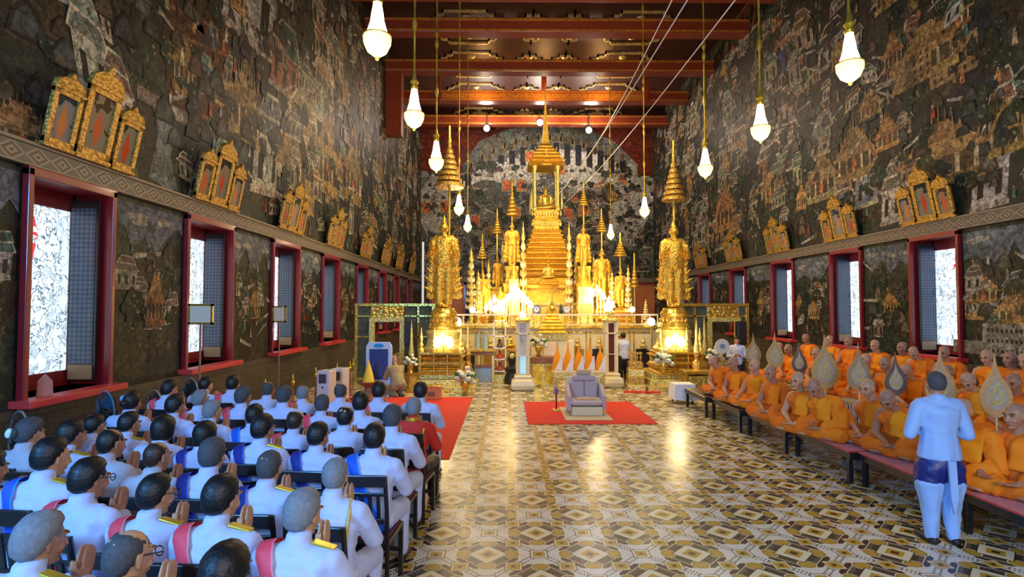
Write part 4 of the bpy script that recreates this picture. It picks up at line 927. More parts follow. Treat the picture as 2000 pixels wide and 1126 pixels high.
# gilded screens
TEAL = mat('painted_teal_panel', (.06, .07, .045), .65, 0, 5, .99, .1); MIRR = mat('dark_mirror', (.06, .055, .05), .15, .3, 4, .8)
def screen(u0, u1, d0, d1, Y, label, side):
    x0_, x1_ = X_(u0, Y), X_(u1, Y); h_ = Z(592, Y); t = thing('gilded_screen', label, 'screen', ((x0_ + x1_) / 2, Y, 0)); w_ = (x1_ - x0_) / 2; xm = (x0_ + x1_) / 2
    a, c_ = X_(d0, Y) - xm, X_(d1, Y) - xm; zd = Z(628, Y)
    MB().bx(-w_, w_, -.1, .1, h_ - .1, h_).build('top_beam', GOLDS, t, bevel=.01)
    for q in (-w_ + .05, w_ - .05): MB().bx(q - .05, q + .05, -.08, .08, 0, h_ - .1).build('post', GOLDS, t, bevel=.01)
    for q in (a - .12, c_ + .12): MB().bx(q - .08, q + .08, -.12, .08, 0, zd + .12).build('door_post', GOLDL, t, bevel=.01)
    MB().bx(a - .2, c_ + .2, -.14, .08, zd, zd + .14).build('lintel', GOLDL, t, bevel=.01)
    f = MB(); f.prism([(a - .16, zd + .14), (c_ + .16, zd + .14), (c_ + .16, h_ - .1), (a - .16, h_ - .1)], -.03, .03).build('carved_pediment', gold('carved_relief', (.85, .55, .1), .3, 9, 1.0), t)
    for xa, xb in ((-w_ + .1, a - .2), (c_ + .2, w_ - .1)):
        if xb - xa < .1: continue
        MB().bx(xa, xb, -.02, .02, .15, h_ - .1).build('painted_panel', TEAL, t)
        k_ = max(1, round((xb - xa) / .45))
        for i in range(1, k_): MB().bx(xa + (xb - xa) * i / k_ - .03, xa + (xb - xa) * i / k_ + .03, -.05, .05, 0, h_ - .1).build('muntin', GOLDS, t)
        for za, zb_ in ((.1, .18), (1.5, 1.55), (h_ - .45, h_ - .4)): MB().bx(xa, xb, -.05, .05, za, zb_).build('cross_rail', GOLDS, t)
    return t
screen(695, 850, 735, 780, 18.2, 'tall gilded screen with open doorway and painted panels on the left of the altar', -1)
screen(1328, 1462, 1392, 1434, 18.2, 'tall gilded screen with open doorway and painted panels on the right of the altar', 1)
# black loudspeaker columns in front of the screens
for u, lb in ((801, 'black column loudspeaker on a pole by the left gilded screen'), (1448, 'black column loudspeaker on a pole by the right gilded screen')):
    Y = 17.6; t = thing('loudspeaker', lb, 'loudspeaker', (X_(u, Y), Y, 0)); MB().lathe([(.25, 0), (.24, .04), (.03, .06), (.025, 1.35)], 12).build('stand', BLACK, t); MB().bx(-.15, .15, -.12, .12, 1.3, 2.05).build('cabinet', BLACK, t, bevel=.03)
# blue framed board at left
Y = 15.6; t = thing('notice_board', 'white framed board with dark blue panel and rounded top left of the altar', 'board', (X_(742, Y), Y, 0)); zt = Z(667, Y)
w_ = 25 / F * Y; MB().prism([(-w_, .3), (w_, .3), (w_, zt - .12), (w_ * .8, zt), (-w_ * .8, zt), (-w_, zt - .12)], -.04, .04).build('frame', mat('frame_light_blue', (.5, .66, .9), .4, emit=.0), t, bevel=.01)
MB().bx(-w_ * .72, w_ * .72, -.055, -.04, .45, zt - .2).build('blue_panel', mat('panel_blue', (.015, .035, .2), .4), t); MB().lathe([(.12, 0), (.12, .02)], 16, M=Matrix.Translation((0, -.04, zt - .1)) @ Matrix.Diagonal((1.2, 1, .5, 1)) @ Matrix.Rotation(R(90), 4, 'X')).build('oval_badge', mat('badge_blue', (.01, .3, .8), .3), t)
for a in (-1, 1): MB().bx(a * w_ * .8 - .03, a * w_ * .8 + .03, -.2, .2, 0, .05).bx(a * w_ * .8 - .03, a * w_ * .8 + .03, -.03, .03, .05, .35).build('foot', WHITEP, t)
# two white air coolers on the left
for u, v, lb in ((641, 724, 'left and nearer white air cooler with dark vent'), (667, 720, 'right and farther white air cooler with dark vent')):
    Y = 13.4 if u < 650 else 14.2; t = thing('air_cooler', lb + ' by the left wall', 'air cooler', (X_(u, Y), Y, .013), R(-8)); h_ = Z(v - 2, Y); w_ = 12.5 / F * Y
    MB().bx(-w_, w_, -.2, .2, .04, h_).build('housing', WHITEP, t, bevel=.02); MB().bx(-w_ * .65, w_ * .55, -.21, -.2, h_ - .3, h_ - .08).build('vent', mat('vent_grey', (.05, .05, .07), .5), t); MB().bx(-.02, .02, -.21, -.2, h_ - .42, h_ - .38).build('badge', BLACK, t); MB().bx(-w_, w_, -.18, .18, 0, .04).build('base', BLACK, t)
# sign stands by the left windows
for u, v, Y, hw_, hh_, lb in ((396, 613, 10.2, 24, 20, 'blank framed sign on a tall pole in front of the second left window'), (548, 613, 14.0, 13, 16, 'blank framed sign on a tall pole in front of the third left window')):
    x_ = X_(u, Y); t = thing('sign_stand', lb, 'sign', (x_, Y, 0)); z_ = Z(v, Y); a, c_ = hw_ / F * Y, hh_ / F * Y
    MB().lathe([(.16, 0), (.15, .03), (.02, .05), (.018, z_ - c_)], 10).build('pole', mat('pole_rose', (.35, .18, .14), .35, .4), t)
    f = MB().bx(-a, a, -.02, .02, z_ - c_, z_ - c_ + .04).bx(-a, a, -.02, .02, z_ + c_ - .04, z_ + c_).bx(-a, -a + .04, -.02, .02, z_ - c_, z_ + c_).bx(a - .04, a, -.02, .02, z_ - c_, z_ + c_); f.build('frame', GOLDS, t)
    MB().bx(-a + .03, a - .03, -.015, .015, z_ - c_ + .03, z_ + c_ - .03).build('board', mat('board_cream', (.75, .65, .5), .8), t)
# barrier posts
for i, (u, Y) in enumerate(((523, 11.8), (576, 12.6), (620, 13.9), (661, 15.0), (686, 15.6), (692, 16.6))):
    z_ = .95; x_ = X_(u, Y); t = thing('barrier_post', ('nearest', 'second', 'third', 'fourth', 'fifth', 'farthest')[i] + ' gold pointed barrier post along the left wall', 'post', (x_, Y, 0 if x_ < -4.9 or Y > 15.2 else .013), 0, 'gold barrier posts along the left wall')
    MB().lathe([(.13, 0), (.12, .03), (.02, .06), (.02, .72)], 10).build('pole', mat('post_brown', (.3, .12, .05), .4), t); MB().lathe([(.03, 0), (.05, .06), (.02, .1), (.03, .14), (.0, .26)], 8, (0, 0, .72)).build('finial', BRASS, t, smooth=True)
# golden offerings stand at the left, brown stools, red chest
Y = 15.0; t = thing('offering_stand', 'brown stand with yellow cone offering in front of the blue board', 'stand', (X_(722, Y), Y, .013)); MB().lathe([(.2, 0), (.14, .1), (.1, .3), (.28, .42), (.3, .46)], 14).build('stand', WOOD, t, smooth=True); MB().lathe([(.16, 0), (.12, .2), (.03, .5), (.0, .62)], 12, (0, 0, .46)).build('yellow_cone', mat('yellow_cone', (.85, .6, .04), .5), t, smooth=True)
t = thing('gold_chest', 'small red and gold chest on the edge of the big carpet below the left podium', 'chest', (X_(845, 15), 15.0, .013)); MB().bx(-.25, .25, -.18, .18, 0, .32).build('body', mat('red_gold', (.6, .22, .06), .4), t, bevel=.02); MB().bx(-.1, .1, -.19, -.18, .08, .2).build('panel', WOOD, t); MB().bx(-.27, .27, -.2, .2, .32, .36).build('lid', GOLDS, t, bevel=.01)
# right side: steps with red runner, carved wooden stair, gold tables
Y = 16.6; t = thing('gilded_steps', 'gold stair with red runner edge beside the far standing man', 'steps', (X_(1244, Y), Y, 0), R(-8))
for i in range(4): MB().bx(-.32 + i * .03, .2, -.5 + i * .22, .7, i * .2, i * .2 + .2).build('step', GOLDD if i % 2 else GOLDL, t, bevel=.015)
MB().bx(-.45, .6, -.68, -.52, 0, .04).build('red_runner', CARPET, t)
f = MB()
for i in range(4): f.lathe([(.02, 0), (.04, .12), (.02, .25)], 6, (-.18 + i * .11, .45, .8))
f.bx(-.22, .2, .42, .48, 1.04, 1.1).build('railing', GOLDD, t)
Y = 15.9; t = thing('gold_side_table', 'square gold latticed table at the foot of the right podium', 'table', (X_(1352, Y), Y - .3, 0)); MB().bx(-.4, .4, -.3, .3, .62, .7).build('tabletop', GOLDS, t, bevel=.01)
for a in (-1, 1):
    for c_ in (-1, 1): MB().bx(a * .36 - .03, a * .36 + .03, c_ * .26 - .03, c_ * .26 + .03, 0, .62).build('leg', GOLDS, t)
MB().bx(-.34, .34, -.24, .24, .12, .56).build('lattice_panel', gold('lattice', (.7, .5, .1), .4, 14, 1.0), t)
for u, lb, h_ in ((1332, 'slim gold spire ornament left of the pair by the right podium lights', 1.5), (1370, 'slim gold spire ornament right of the pair by the right podium lights', 1.8), (908, 'slim gold spire ornament right of the left podium', 1.7), (826, 'slim gold spire ornament left of the left podium', 1.6)):
    Y = 17.1; z0_ = .0; t = thing('gold_spire', lb, 'ornament', (X_(u, 17.3) + (.1 if u in (1370, 908) else -.35 if u == 826 else 0), 17.3 if u != 1332 else 15.95, z0_ if u != 1332 else .18)); MB().lathe([(.2, 0), (.22, .2), (.12, .3), (.14, .7), (.06, .8), (.09, 1.0)], 10).build('base', GOLDD, t, smooth=True); MB().lathe([(.1, 0), (.04, h_ * .3), (.05, h_ * .35), (.0, h_ * .7)], 10, (0, 0, 1.0)).build('spire', GOLDL, t, smooth=True)
# fluorescent tube on wall corner at the left of the altar
Y = 30; t = thing('tube_light', 'tall white fluorescent tube standing by the back left corner', 'lamp', (X_(826, Y), Y, 0)); MB().lathe([(.15, 0), (.14, .05), (.03, .1), (.03, Z(600, Y))], 8).build('pole', WHITEP, t); MB().lathe([(.06, 0), (.06, Z(472, Y) - Z(600, Y))], 10, (0, 0, Z(600, Y))).build('tube', mat('tube_white', (.7, .7, .75), .3, emit=.35, ecol=(.9, .9, 1)), t)
# doors in the back wall
for k_, (u0, u1) in enumerate(((843, 906), (1222, 1246))):
    xa, xb = aty(u0, 600, YB).x, aty(u1 if k_ == 0 else 1290, 600, YB).x; zt_ = 4.25
    r = struct(thing('door_%d' % (k_ + 1), None, None, ((xa + xb) / 2, YB - .12, 0)), 'red framed door in the back wall, %s of the altar' % ('left', 'right')[k_]); w_ = (xb - xa) / 2
    MB().bx(-w_, w_, 0, .1, 0, zt_ - .1).build('door_leaf', mat('door_orange', (.5, .16, .06), .5, 0, 2, .4), r)
    MB().bx(-w_ - .15, -w_, -.1, .1, 0, zt_).bx(w_, w_ + .15, -.1, .1, 0, zt_).bx(-w_ - .15, w_ + .15, -.1, .1, zt_ - .12, zt_).build('door_frame', RED, r)

# ============================================================ hanging lamps
SHADE = mat('lit_shade', (1, .97, .85), .3, emit=9, ecol=(1, .9, .66))
BOWL = mat('lit_bowl', (.95, .75, .3), .3, emit=2.6, ecol=(1, .78, .22))
def lamp(u, v, X, label, grp='glass lamps hanging on gilt rods'):
    Y = X * F / (u - 990); z = 6.32
    t = thing('hanging_lamp', label, 'lamp', (X, Y, z), 0, grp)
    MB().lathe([(.02, -.23), (.06, -.2), (.14, -.14), (.195, -.02), (.2, .06), (.19, .09)], 20).build('glass_bowl', BOWL, t, smooth=True)
    MB().lathe([(.15, .09), (.14, .16), (.1, .3), (.085, .42), (.06, .56), (.05, .58)], 20).build('glass_shade', SHADE, t, smooth=True)
    MB().lathe([(.19, .07), (.205, .085), (.19, .1)], 20).build('rim', BRASS, t); MB().ell(0, 0, -.24, .03, .03, .03).build('drop', BRASS, t)
    MB().lathe([(.07, .57), (.08, .62), (.05, .66), (.09, .72), (.04, .8), (.03, .9)], 14).build('cap', BRASS, t, smooth=True)
    pr = [(.022, .88)]
    for z_ in (1.9, 3.2, 3.5, 5.0, 5.3, 6.8, 8.3): pr += [(.022, z_ - .14), (.05, z_ - .05), (.055, z_ + .03), (.022, z_ + .14)]
    MB().lathe(pr + [(.022, ZC - z)], 10).build('rod', BRASS, t, smooth=True)
    return Y
LS = []
for u, lb in ((733, 'glass lamp cut by the top edge, nearest of the left row'), (807, 'glass lamp second of the left row, beside the dark wall'), (851, 'glass lamp third of the left row, over the left standing image'), (896, 'glass lamp fourth of the left row, beside the left umbrella'), (913, 'small far glass lamp, last of the left row')): LS.append((-1.87, lamp(u, 0, -1.87, lb)))
for u, lb in ((1674, 'large glass lamp nearest of the right row, in front of the dark mural'), (1493, 'glass lamp second of the right row'), (1382, 'glass lamp third of the right row, right of the white wires'), (1261, 'glass lamp fourth of the right row, in front of the back wall'), (1194, 'small far glass lamp, last of the right row')): LS.append((5.5, lamp(u, 0, 5.5, lb)))
for x_, y_ in LS: light('POINT', (x_, y_, 5.75), 95, (1, .78, .45), .2)
# white ceiling spotlights
WB = mat('white_bulb', (1, 1, 1), .3, emit=14, ecol=(1, .95, 1))
Y = BY[5] - .6
for u, v, lb in ((950, 247, 'left white ceiling spotlight'), (1055, 235, 'middle white ceiling spotlight above the spire'), (1152, 250, 'right white ceiling spotlight')):
    t = thing('ceiling_spotlight', lb + ' hanging under a red beam', 'spotlight', (X_(u, Y), Y, Z(v, Y)), 0); MB().ell(0, 0, 0, .2, .2, .2).build('bulb', WB, t, smooth=True); MB().lathe([(.12, .15), (.14, .2), (.03, .3), (.03, ZC - .7 - Z(v, Y))], 10).build('stem', BLACK, t)
    MB().lathe([(.02, 0), (.02, .01)], 6, (0, 0, .14)).build('socket', BLACK, t)
    light('POINT', (X_(u, Y), BY[4] - 1.3, ZC - 1.5), 130, (1, .55, .2), .1)
    light('POINT', (X_(u, Y), Y - .9, Z(v, Y) - .3), 480, (1, .85, .7), .2)
# thin white wires from the roof down to the altar
for i, (a, c_) in enumerate((((1320, -15, 9.0), (1130, 332, 24)), ((1352, -15, 9.0), (1075, 398, 23)), ((1445, -12, 9.0), (1100, 400, 23.5)))):
    p0, p1 = aty(*a), aty(*c_); pts = [p0.lerp(p1, j / 16) + Vector((0, 0, -.25 * math.sin(math.pi * j / 16))) for j in range(17)]
    tag(MB().tube(pts, .012, 5).build('wire', mat('wire_white', (.6, .55, .55), .5)), ('left', 'middle', 'right')[i] + ' of three thin white wires running down to the altar', 'wire')

# ============================================================ gilt frames in threes above the windows
PICM = []
for i, (c0, c1, c2) in enumerate((((.02, .025, .02), (.45, .06, .02), (.20, .19, .15)), ((.03, .035, .05), (.5, .2, .07), (.22, .21, .22)), ((.07, .045, .02), (.5, .12, .04), (.24, .2, .14)))):
    m, n, b = nt('framed_painting_%d' % i); tc = n.nodes.new('ShaderNodeTexCoord'); sp = n.nodes.new('ShaderNodeSeparateXYZ'); n.links.new(tc.outputs['Object'], sp.inputs[0])
    nz = n.nodes.new('ShaderNodeTexNoise'); nz.inputs['Scale'].default_value = 4 + i; nz.inputs['Detail'].default_value = 4; n.links.new(tc.outputs['Object'], nz.inputs['Vector'])
    c = mixc(n, math_(n, 'GREATER_THAN', math_(n, 'ADD', nz.outputs['Fac'], math_(n, 'MULTIPLY', sp.outputs[2], -.25)), .38), c0, c2)
    fg = lt(math_(n, 'ADD', math_(n, 'MULTIPLY', math_(n, 'ABSOLUTE', sp.outputs[1]), 3.5), math_(n, 'ABSOLUTE', math_(n, 'ADD', sp.outputs[2], .08))), .3)
    c = mixc(n, fg, c, c1); n.links.new(c, b.inputs['Base Color']); b.inputs['Roughness'].default_value = .7; b.inputs['Specular IOR Level'].default_value = .15; PICM.append(m)
def gframe(side, y, w_, h_, label, grp, pi):
    X = XL if side < 0 else XR
    t = thing('picture_frame', label, 'picture frame', (X - side * .12, y, ZK1 + .045), 0, grp); t.rotation_euler = (0, -side * R(11), 0)
    f = MB(); d = -side * .06; b_ = w_ * .16
    f.bx(0, d, -w_ / 2, -w_ / 2 + b_, 0, h_ * .8).bx(0, d, w_ / 2 - b_, w_ / 2, 0, h_ * .8).bx(0, d, -w_ / 2, w_ / 2, 0, h_ * .13).bx(0, d, -w_ / 2, w_ / 2, h_ * .72, h_ * .82).bx(0, d * 1.3, -w_ * .53, w_ * .53, 0, h_ * .05).bx(0, d * 1.3, -w_ * .53, w_ * .53, h_ * .78, h_ * .82)
    f.build('frame', GOLDD, t, bevel=.008)
    Mx = Matrix.Translation((d * .5, 0, 0)) @ Matrix.Rotation(R(90), 4, 'Z')
    f = MB().prism([(-w_ * .5, h_ * .82), (w_ * .5, h_ * .82), (w_ * .46, h_ * .9), (w_ * .3, h_ * .95), (w_ * .14, h_ * .97), (0, h_ * 1.06), (-w_ * .14, h_ * .97), (-w_ * .3, h_ * .95), (-w_ * .46, h_ * .9)], -.035, .035, M=Mx)
    f.build('crest', gold('crest_gilt', (.6, .34, .05), .45, 14, 1.0, .5), t)
    o = MB().bx(d * .2, d * .45, -w_ / 2 + b_, w_ / 2 - b_, -h_ * .3, h_ * .3).build('painting', PICM[pi % 3], t); o.location.z = h_ * .425
    return t
for side, ys in ((-1, LWY), (1, RWY)):
    for i, (a, c_) in enumerate(ys):
        yc = (a + c_) / 2
        yc += (.15 if i == 1 and side < 0 else 0)
        for j, (dy_, w_, h_) in enumerate(((-.60, .48, 1.0), (0, .62, 1.34), (.62, .48, 1.0))):
            if side < 0 and yc < 5: continue
            gframe(side, yc + dy_ * (1.0), w_, h_, '%s gilt frame of the three over the %s window of the %s wall' % (('nearest small', 'tall middle', 'farthest small')[j], ORD[i], 'left' if side < 0 else 'right'), 'gilt frames above the windows', i + j)
# ============================================================ PEOPLE
def head_segs(c, pitch=0., yaw=0., s=1.0, ears=True):
    M = Matrix.Translation(Vector(c)) @ Matrix.Rotation(yaw, 4, 'Z') @ Matrix.Rotation(-pitch, 4, 'X') @ Matrix.Scale(s, 4)
    S_ = [((0, -.018, .035), (.074, .086, .078), (0, .012, .0), (.068, .08, .075), M),
          ((0, .02, -.02), (.062, .07, .06), (0, .05, -.085), (.032, .034, .028), M),
          ((0, -.03, -.03), (.055, .055, .05), (0, .03, -.06), (.048, .045, .03), M),
          ((-.03, .062, -.03), (.026, .026, .022), (.03, .062, -.03), (.026, .026, .022), M),
          ((0, .088, .015), .009, (0, .105, -.026), (.016, .014, .011), M),
          ((-.034, .078, .034), (.022, .014, .009), (.034, .078, .034), (.022, .014, .009), M),
          ((-.017, .086, -.058), (.012, .010, .007), (.017, .086, -.058), (.012, .010, .007), M),
          ((0, .083, -.09), (.018, .014, .012), None, None, M)]
    if ears:
        for sg in (-1, 1): S_.append(((sg * .076, -.008, .012), (.008, .018, .018), (sg * .074, .0, -.028), (.007, .011, .012), M))
    return S_, M
def face_tint(me, M, shaved=False):
    inv = M.inverted(); at = me.color_attributes.new('tint', 'FLOAT_COLOR', 'POINT')
    def near(p, c, r): return sum(((abs(p[i]) if i == 0 else p[i]) - c[i]) ** 2 / r[i] ** 2 for i in range(3))
    for i, v in enumerate(me.vertices):
        p = inv @ v.co; k = (1, 1, 1)
        if p.length < .2:
            if near(p, (.031, .085, .014), (.015, .03, .0055)) < 1: k = (.10, .09, .10)
            elif near(p, (.033, .085, .037), (.021, .03, .0065)) < 1: k = (.25, .2, .2)
            elif near(p, (0, .092, -.058), (.024, .03, .009)) < 1: k = (.95, .55, .55)
            elif shaved and (p.z > .052 or (p.y < .0 and p.z > -.02)) and abs(p.x) < .083: k = (.86, .92, 1.05)
        at.data[i].color = (*k, 1)
def hand_segs(wr, f, nrm, side, L_=1.0, curl=0.):
    """palm and five separate fingers; f finger direction, nrm palm normal, side = direction of the thumb"""
    wr, f, nrm, sd = Vector(wr), Vector(f).normalized(), Vector(nrm).normalized(), Vector(side).normalized()
    kn = wr + f * .085 * L_
    S_ = [(wr, .026, wr + f * .03, (.024,) * 3)]
    for t in (-.028, -.010, .010, .028): S_.append((wr + f * .012 + sd * t * .7, .014, kn + sd * t, .0125))
    for t, ln in ((.031, .070), (.011, .079), (-.011, .073), (-.030, .056)):
        a = kn + sd * t; d1 = (f + nrm * curl * .5).normalized(); b_ = a + d1 * ln * .5; d2 = (f + nrm * curl * 1.3).normalized()
        S_.append((a, .0098, b_, .0092)); S_.append((b_, .0092, b_ + d2 * ln * .5, .0075))
    a = wr + f * .03 + sd * .03; b_ = a + (f * .6 + sd * .7 + nrm * .15).normalized() * .045; S_.append((a, .015, b_, .0115)); S_.append((b_, .0115, b_ + (f + sd * .15).normalized() * .034, .009))
    return S_
def mir(S_):
    out = []
    for s_ in S_:
        a, ra, b_, rb = (list(s_) + [None] * 4)[:4]
        out.append((Vector((-a[0], a[1], a[2])), ra, None if b_ is None else Vector((-b_[0], b_[1], b_[2])), rb))
    return out
def arm(sh, el, wr, r0=.052, r1=.042, r2=.03):
    return [(sh, r0, el, r1), (el, r1 * 1.02, wr, r2)]

# ---- seated guest with palms together, looking along +Y; origin on the floor under the seat
HC = Vector((0, .06, 1.200))
def guest_body(name, pitch, yaw):
    hs, M = head_segs(HC, pitch, yaw, 1.06)
    S_ = hs + [((0, .0, 1.06), (.058, .06, .04), HC + Vector((0, -.01, -.05)), (.052, .055, .04)),
               ((0, 0, .56), (.15, .11, .09), (0, 0, .74), (.13, .10, .08)), ((0, 0, .74), (.13, .10, .08), (0, .0, .96), (.16, .105, .09)), ((-.14, 0, 1.01), .055, (.14, 0, 1.01), .055)]
    A = arm(Vector((.175, 0, .99)), Vector((.25, .10, .77)), Vector((.035, .27, .90))) + hand_segs((.022, .28, .915), (-.05, .28, .95), (-1, 0, 0), (0, -1, .25))
    Lg = [(Vector((.09, .02, .54)), (.085, .09, .075), Vector((.13, .44, .51)), .06), (Vector((.13, .44, .50)), .06, Vector((.13, .42, .12)), .04), (Vector((.13, .42, .07)), .04, Vector((.14, .56, .04)), (.04, .03, .025))]
    S_ += A + mir(A) + Lg + mir(Lg)
    return organic(name, S_, .0075, 2, m=SKIN, post=lambda me: face_tint(me, M)), M
J_T = [((0, .02, .53), (.185, .17, .07), (0, -.01, .72), (.165, .125, .09)), ((0, -.01, .72), (.165, .125, .09), (0, -.01, .94), (.20, .13, .09)), ((-.15, -.01, .99), (.06, .085, .07), (.15, -.01, .99), (.06, .085, .07)),
       ((0, 0, 1.05), (.07, .075, .04), (-.165, -.005, 1.015), (.055, .06, .045)), ((0, 0, 1.05), (.07, .075, .04), (.165, -.005, 1.015), (.055, .06, .045)), ((0, .0, 1.06), (.068, .07, .03), (0, .014, 1.126), (.065, .067, .012))]
J_A = [(Vector((.185, 0, .995)), .068, Vector((.262, .10, .77)), .058), (Vector((.262, .10, .77)), .058, Vector((.055, .265, .905)), .042)]
jacket_torso = organic('torso_hull', J_T, .015, 3, m=UNIF)
def bvh_of(me): return BVHTree.FromPolygons([v.co.copy() for v in me.vertices], [tuple(p.vertices) for p in me.polygons])
TBV = bvh_of(jacket_torso)
JACKET = organic('jacket', J_T + J_A + mir(J_A), .0125, 3, disp=.007, dscale=11, m=UNIF)
T_L = [(Vector((.09, .0, .545)), (.105, .11, .09), Vector((.135, .44, .515)), .078), (Vector((.135, .445, .505)), .076, Vector((.135, .43, .12)), .062)]
TROUS = organic('trousers', T_L + mir(T_L), .015, 3, disp=.006, dscale=8, m=UNIF)
SH = [(Vector((.135, .43, .05)), (.05, .05, .05), Vector((.145, .60, .035)), (.045, .045, .033))]
SHOE = [organic('shoe', q_, .012, 2, m=BLACK) for q_ in (SH, mir(SH))]
def sash_mesh():
    n_ = 56; K_ = 9; vs, fs = [], []; W_ = .054
    nvec = Vector((.90, 0, .43)).normalized()        # plane through the left shoulder and right hip
    c0 = Vector((.0, -.0, .735))
    ax1 = Vector((0, 1, 0)); ax2 = nvec.cross(ax1).normalized()
    for i in range(n_):
        t = 2 * math.pi * i / n_; d = ax1 * math.cos(t) + ax2 * math.sin(t)
        for k_ in range(K_):
            o = c0 + nvec * (k_ - 4) / 4 * W_
            h_ = TBV.ray_cast(o + d * .9, -d)
            q_ = h_[0] if h_[0] is not None else o + d * .2
            vs.append(q_ + d * .031)
    for i in range(n_):
        j = (i + 1) % n_
        for k_ in range(K_ - 1): fs.append((i * K_ + k_, i * K_ + k_ + 1, j * K_ + k_ + 1, j * K_ + k_))
    # mirror so that it lies over the left shoulder (x < 0)
    bm = bmesh.new(); bv = [bm.verts.new(p) for p in vs]
    for f in fs: bm.faces.new([bv[i] for i in f])
    bmesh.ops.smooth_vert(bm, verts=bm.verts, factor=.4, use_axis_x=True, use_axis_y=True, use_axis_z=True)
    me = bpy.data.meshes.new('sash'); bm.normal_update(); bm.to_mesh(me); bm.free()
    at = me.color_attributes.new('tint', 'FLOAT_COLOR', 'POINT')
    for i in range(len(me.vertices)): at.data[i].color = (1, 1, 1, 1) if 0 < i % K_ < K_ - 1 else (1.0, 5, 4, 1)
    me.materials.append(SASHP); me.shade_smooth()
    return me
SASH = sash_mesh()
def epaulette(parent, m=BRASS):
    for sg in (1,):
        o = MB().box(0, 0, 0, .13, .05, .012).build('epaulette', m, parent, bevel=.003); o.location = (sg * .145, .0, 1.072); o.rotation_euler = (0, sg * R(14), 0)
def hair_mesh(name, kind, m):
    """closed shell over the skull: below the hairline it sinks inside the head"""
    n_, mm = 30, 20; vs, fs = [], []
    for j in range(mm):
        th = math.pi * (j + .02) / (mm - .96)
        for i in range(n_):
            ph = 2 * math.pi * i / n_; d = Vector((math.sin(th) * math.cos(ph), math.sin(th) * math.sin(ph), math.cos(th)))
            front = max(0, d.y)                                  # hairline height rises towards the face
            line = -.86 + 1.45 * max(0, min(1, (d.y + .25) / .62))
            if kind == 'bob': line = -1.0 + 1.5 * max(0, min(1, (d.y + .0) / .5))
            if kind == 'buzz': line = -.74 + 1.35 * max(0, min(1, (d.y + .25) / .6))
            if kind == 'bald': line = -.84 + 1.45 * max(0, min(1, (d.y + .3) / .55))
            inside = d.z < line or (kind == 'bald' and d.z > .66 - .45 * d.y)
            thick = {'short': 1.13, 'buzz': 1.045, 'bob': 1.24, 'bald': 1.05, 'bun': 1.15}[kind]
            thick += .035 * noise.noise(d * 3.1) + .02 * noise.noise(d * 9)
            if kind in ('short', 'bun') and d.z > .3: thick += .03
            ed = max(0, min(1, (d.z - line) / .32)); ed = ed * ed * (3 - 2 * ed)
            if kind != 'bob': thick = 1.015 + (thick - 1.015) * ed
            r_ = thick if not inside else .86
            vs.append(Vector((d.x * .078 * r_, d.y * .094 * r_ - .006, d.z * .092 * r_ * (1 + (.28 if d.z < 0 else 0) * max(0, min(1, -d.y * 2))) + .024)))
            if kind == 'bob' and d.z < -.3 and not inside: vs[-1].z -= .02
    for j in range(mm - 1):
        for i in range(n_): fs.append((j * n_ + i, (j + 1) * n_ + i, (j + 1) * n_ + (i + 1) % n_, j * n_ + (i + 1) % n_))
    me = bpy.data.meshes.new(name); me.from_pydata(vs, [], fs); me.materials.append(m); me.shade_smooth()
    if kind == 'bun':
        bm = bmesh.new(); bm.from_mesh(me); r_ = bmesh.ops.create_icosphere(bm, subdivisions=3, radius=.042, matrix=Matrix.Translation((0, -.115, .0))); bm.to_mesh(me); bm.free(); me.shade_smooth()
    return me
HAIR = {k_: hair_mesh('hair', k_, HAIRB) for k_ in ('short', 'buzz', 'bob', 'bald', 'bun')}
GBODY = [guest_body('guest_body', .12, 0), guest_body('guest_body', .22, -.30), guest_body('guest_body', .05, .22)]
COLS = {'k': HAIRB, 'g': HAIRG, 's': HAIRS, 'd': HAIRD}
GLM = mat('spectacle_frame', (.02, .02, .02), .3)
BLUEMASK = mat('face_mask_blue', (.35, .6, .8), .7)
def chair_proto():
    t = thing('dining_chair', 'x', 'chair', (0, 0, 0)); f = MB()
    MB().bx(-.21, .21, -.2, .24, .415, .45).build('seat', DARKWOOD, t, bevel=.01)
    MB().bx(-.19, .19, -.18, .22, .45, .468).build('seat_pad', mat('pad_dark_red', (.16, .02, .03), .8), t, bevel=.006)
    for sx_ in (-1, 1):
        MB().bx(sx_ * .19 - .018, sx_ * .19 + .018, .2, .236, 0, .415).build('leg', DARKWOOD, t)
        MB().tube([(sx_ * .19, -.2, 0), (sx_ * .19, -.19, .44), (sx_ * .19, -.215, .7), (sx_ * .185, -.26, .98)], .019, 6).build('leg', DARKWOOD, t)
    MB().bx(-.2, .2, -.275, -.245, .90, .99).build('back_rail', DARKWOOD, t, bevel=.006); MB().bx(-.18, .18, -.232, -.212, .60, .64).build('back_rail', DARKWOOD, t, bevel=.006); MB().bx(-.18, .18, -.252, -.235, .82, .85).build('back_rail', DARKWOOD, t, bevel=.006)
    for i in range(5):
        x_ = -.13 + i * .065; MB().add([(x_ - .014, -.21, .62), (x_ + .014, -.21, .62), (x_ + .014, -.245, .84), (x_ - .014, -.245, .84), (x_ - .014, -.225, .62), (x_ + .014, -.225, .62), (x_ + .014, -.26, .84), (x_ - .014, -.26, .84)], [(0, 1, 2, 3), (7, 6, 5, 4), (0, 3, 7, 4), (1, 5, 6, 2), (0, 4, 5, 1), (3, 2, 6, 7)]).build('back_slat', DARKWOOD, t)
    MB().bx(-.18, .18, .205, .225, .2, .23).build('stretcher', DARKWOOD, t); MB().bx(-.18, .18, -.2, -.18, .24, .27).build('stretcher', DARKWOOD, t)
    return t
CHAIR = chair_proto(); chair_used = [False]
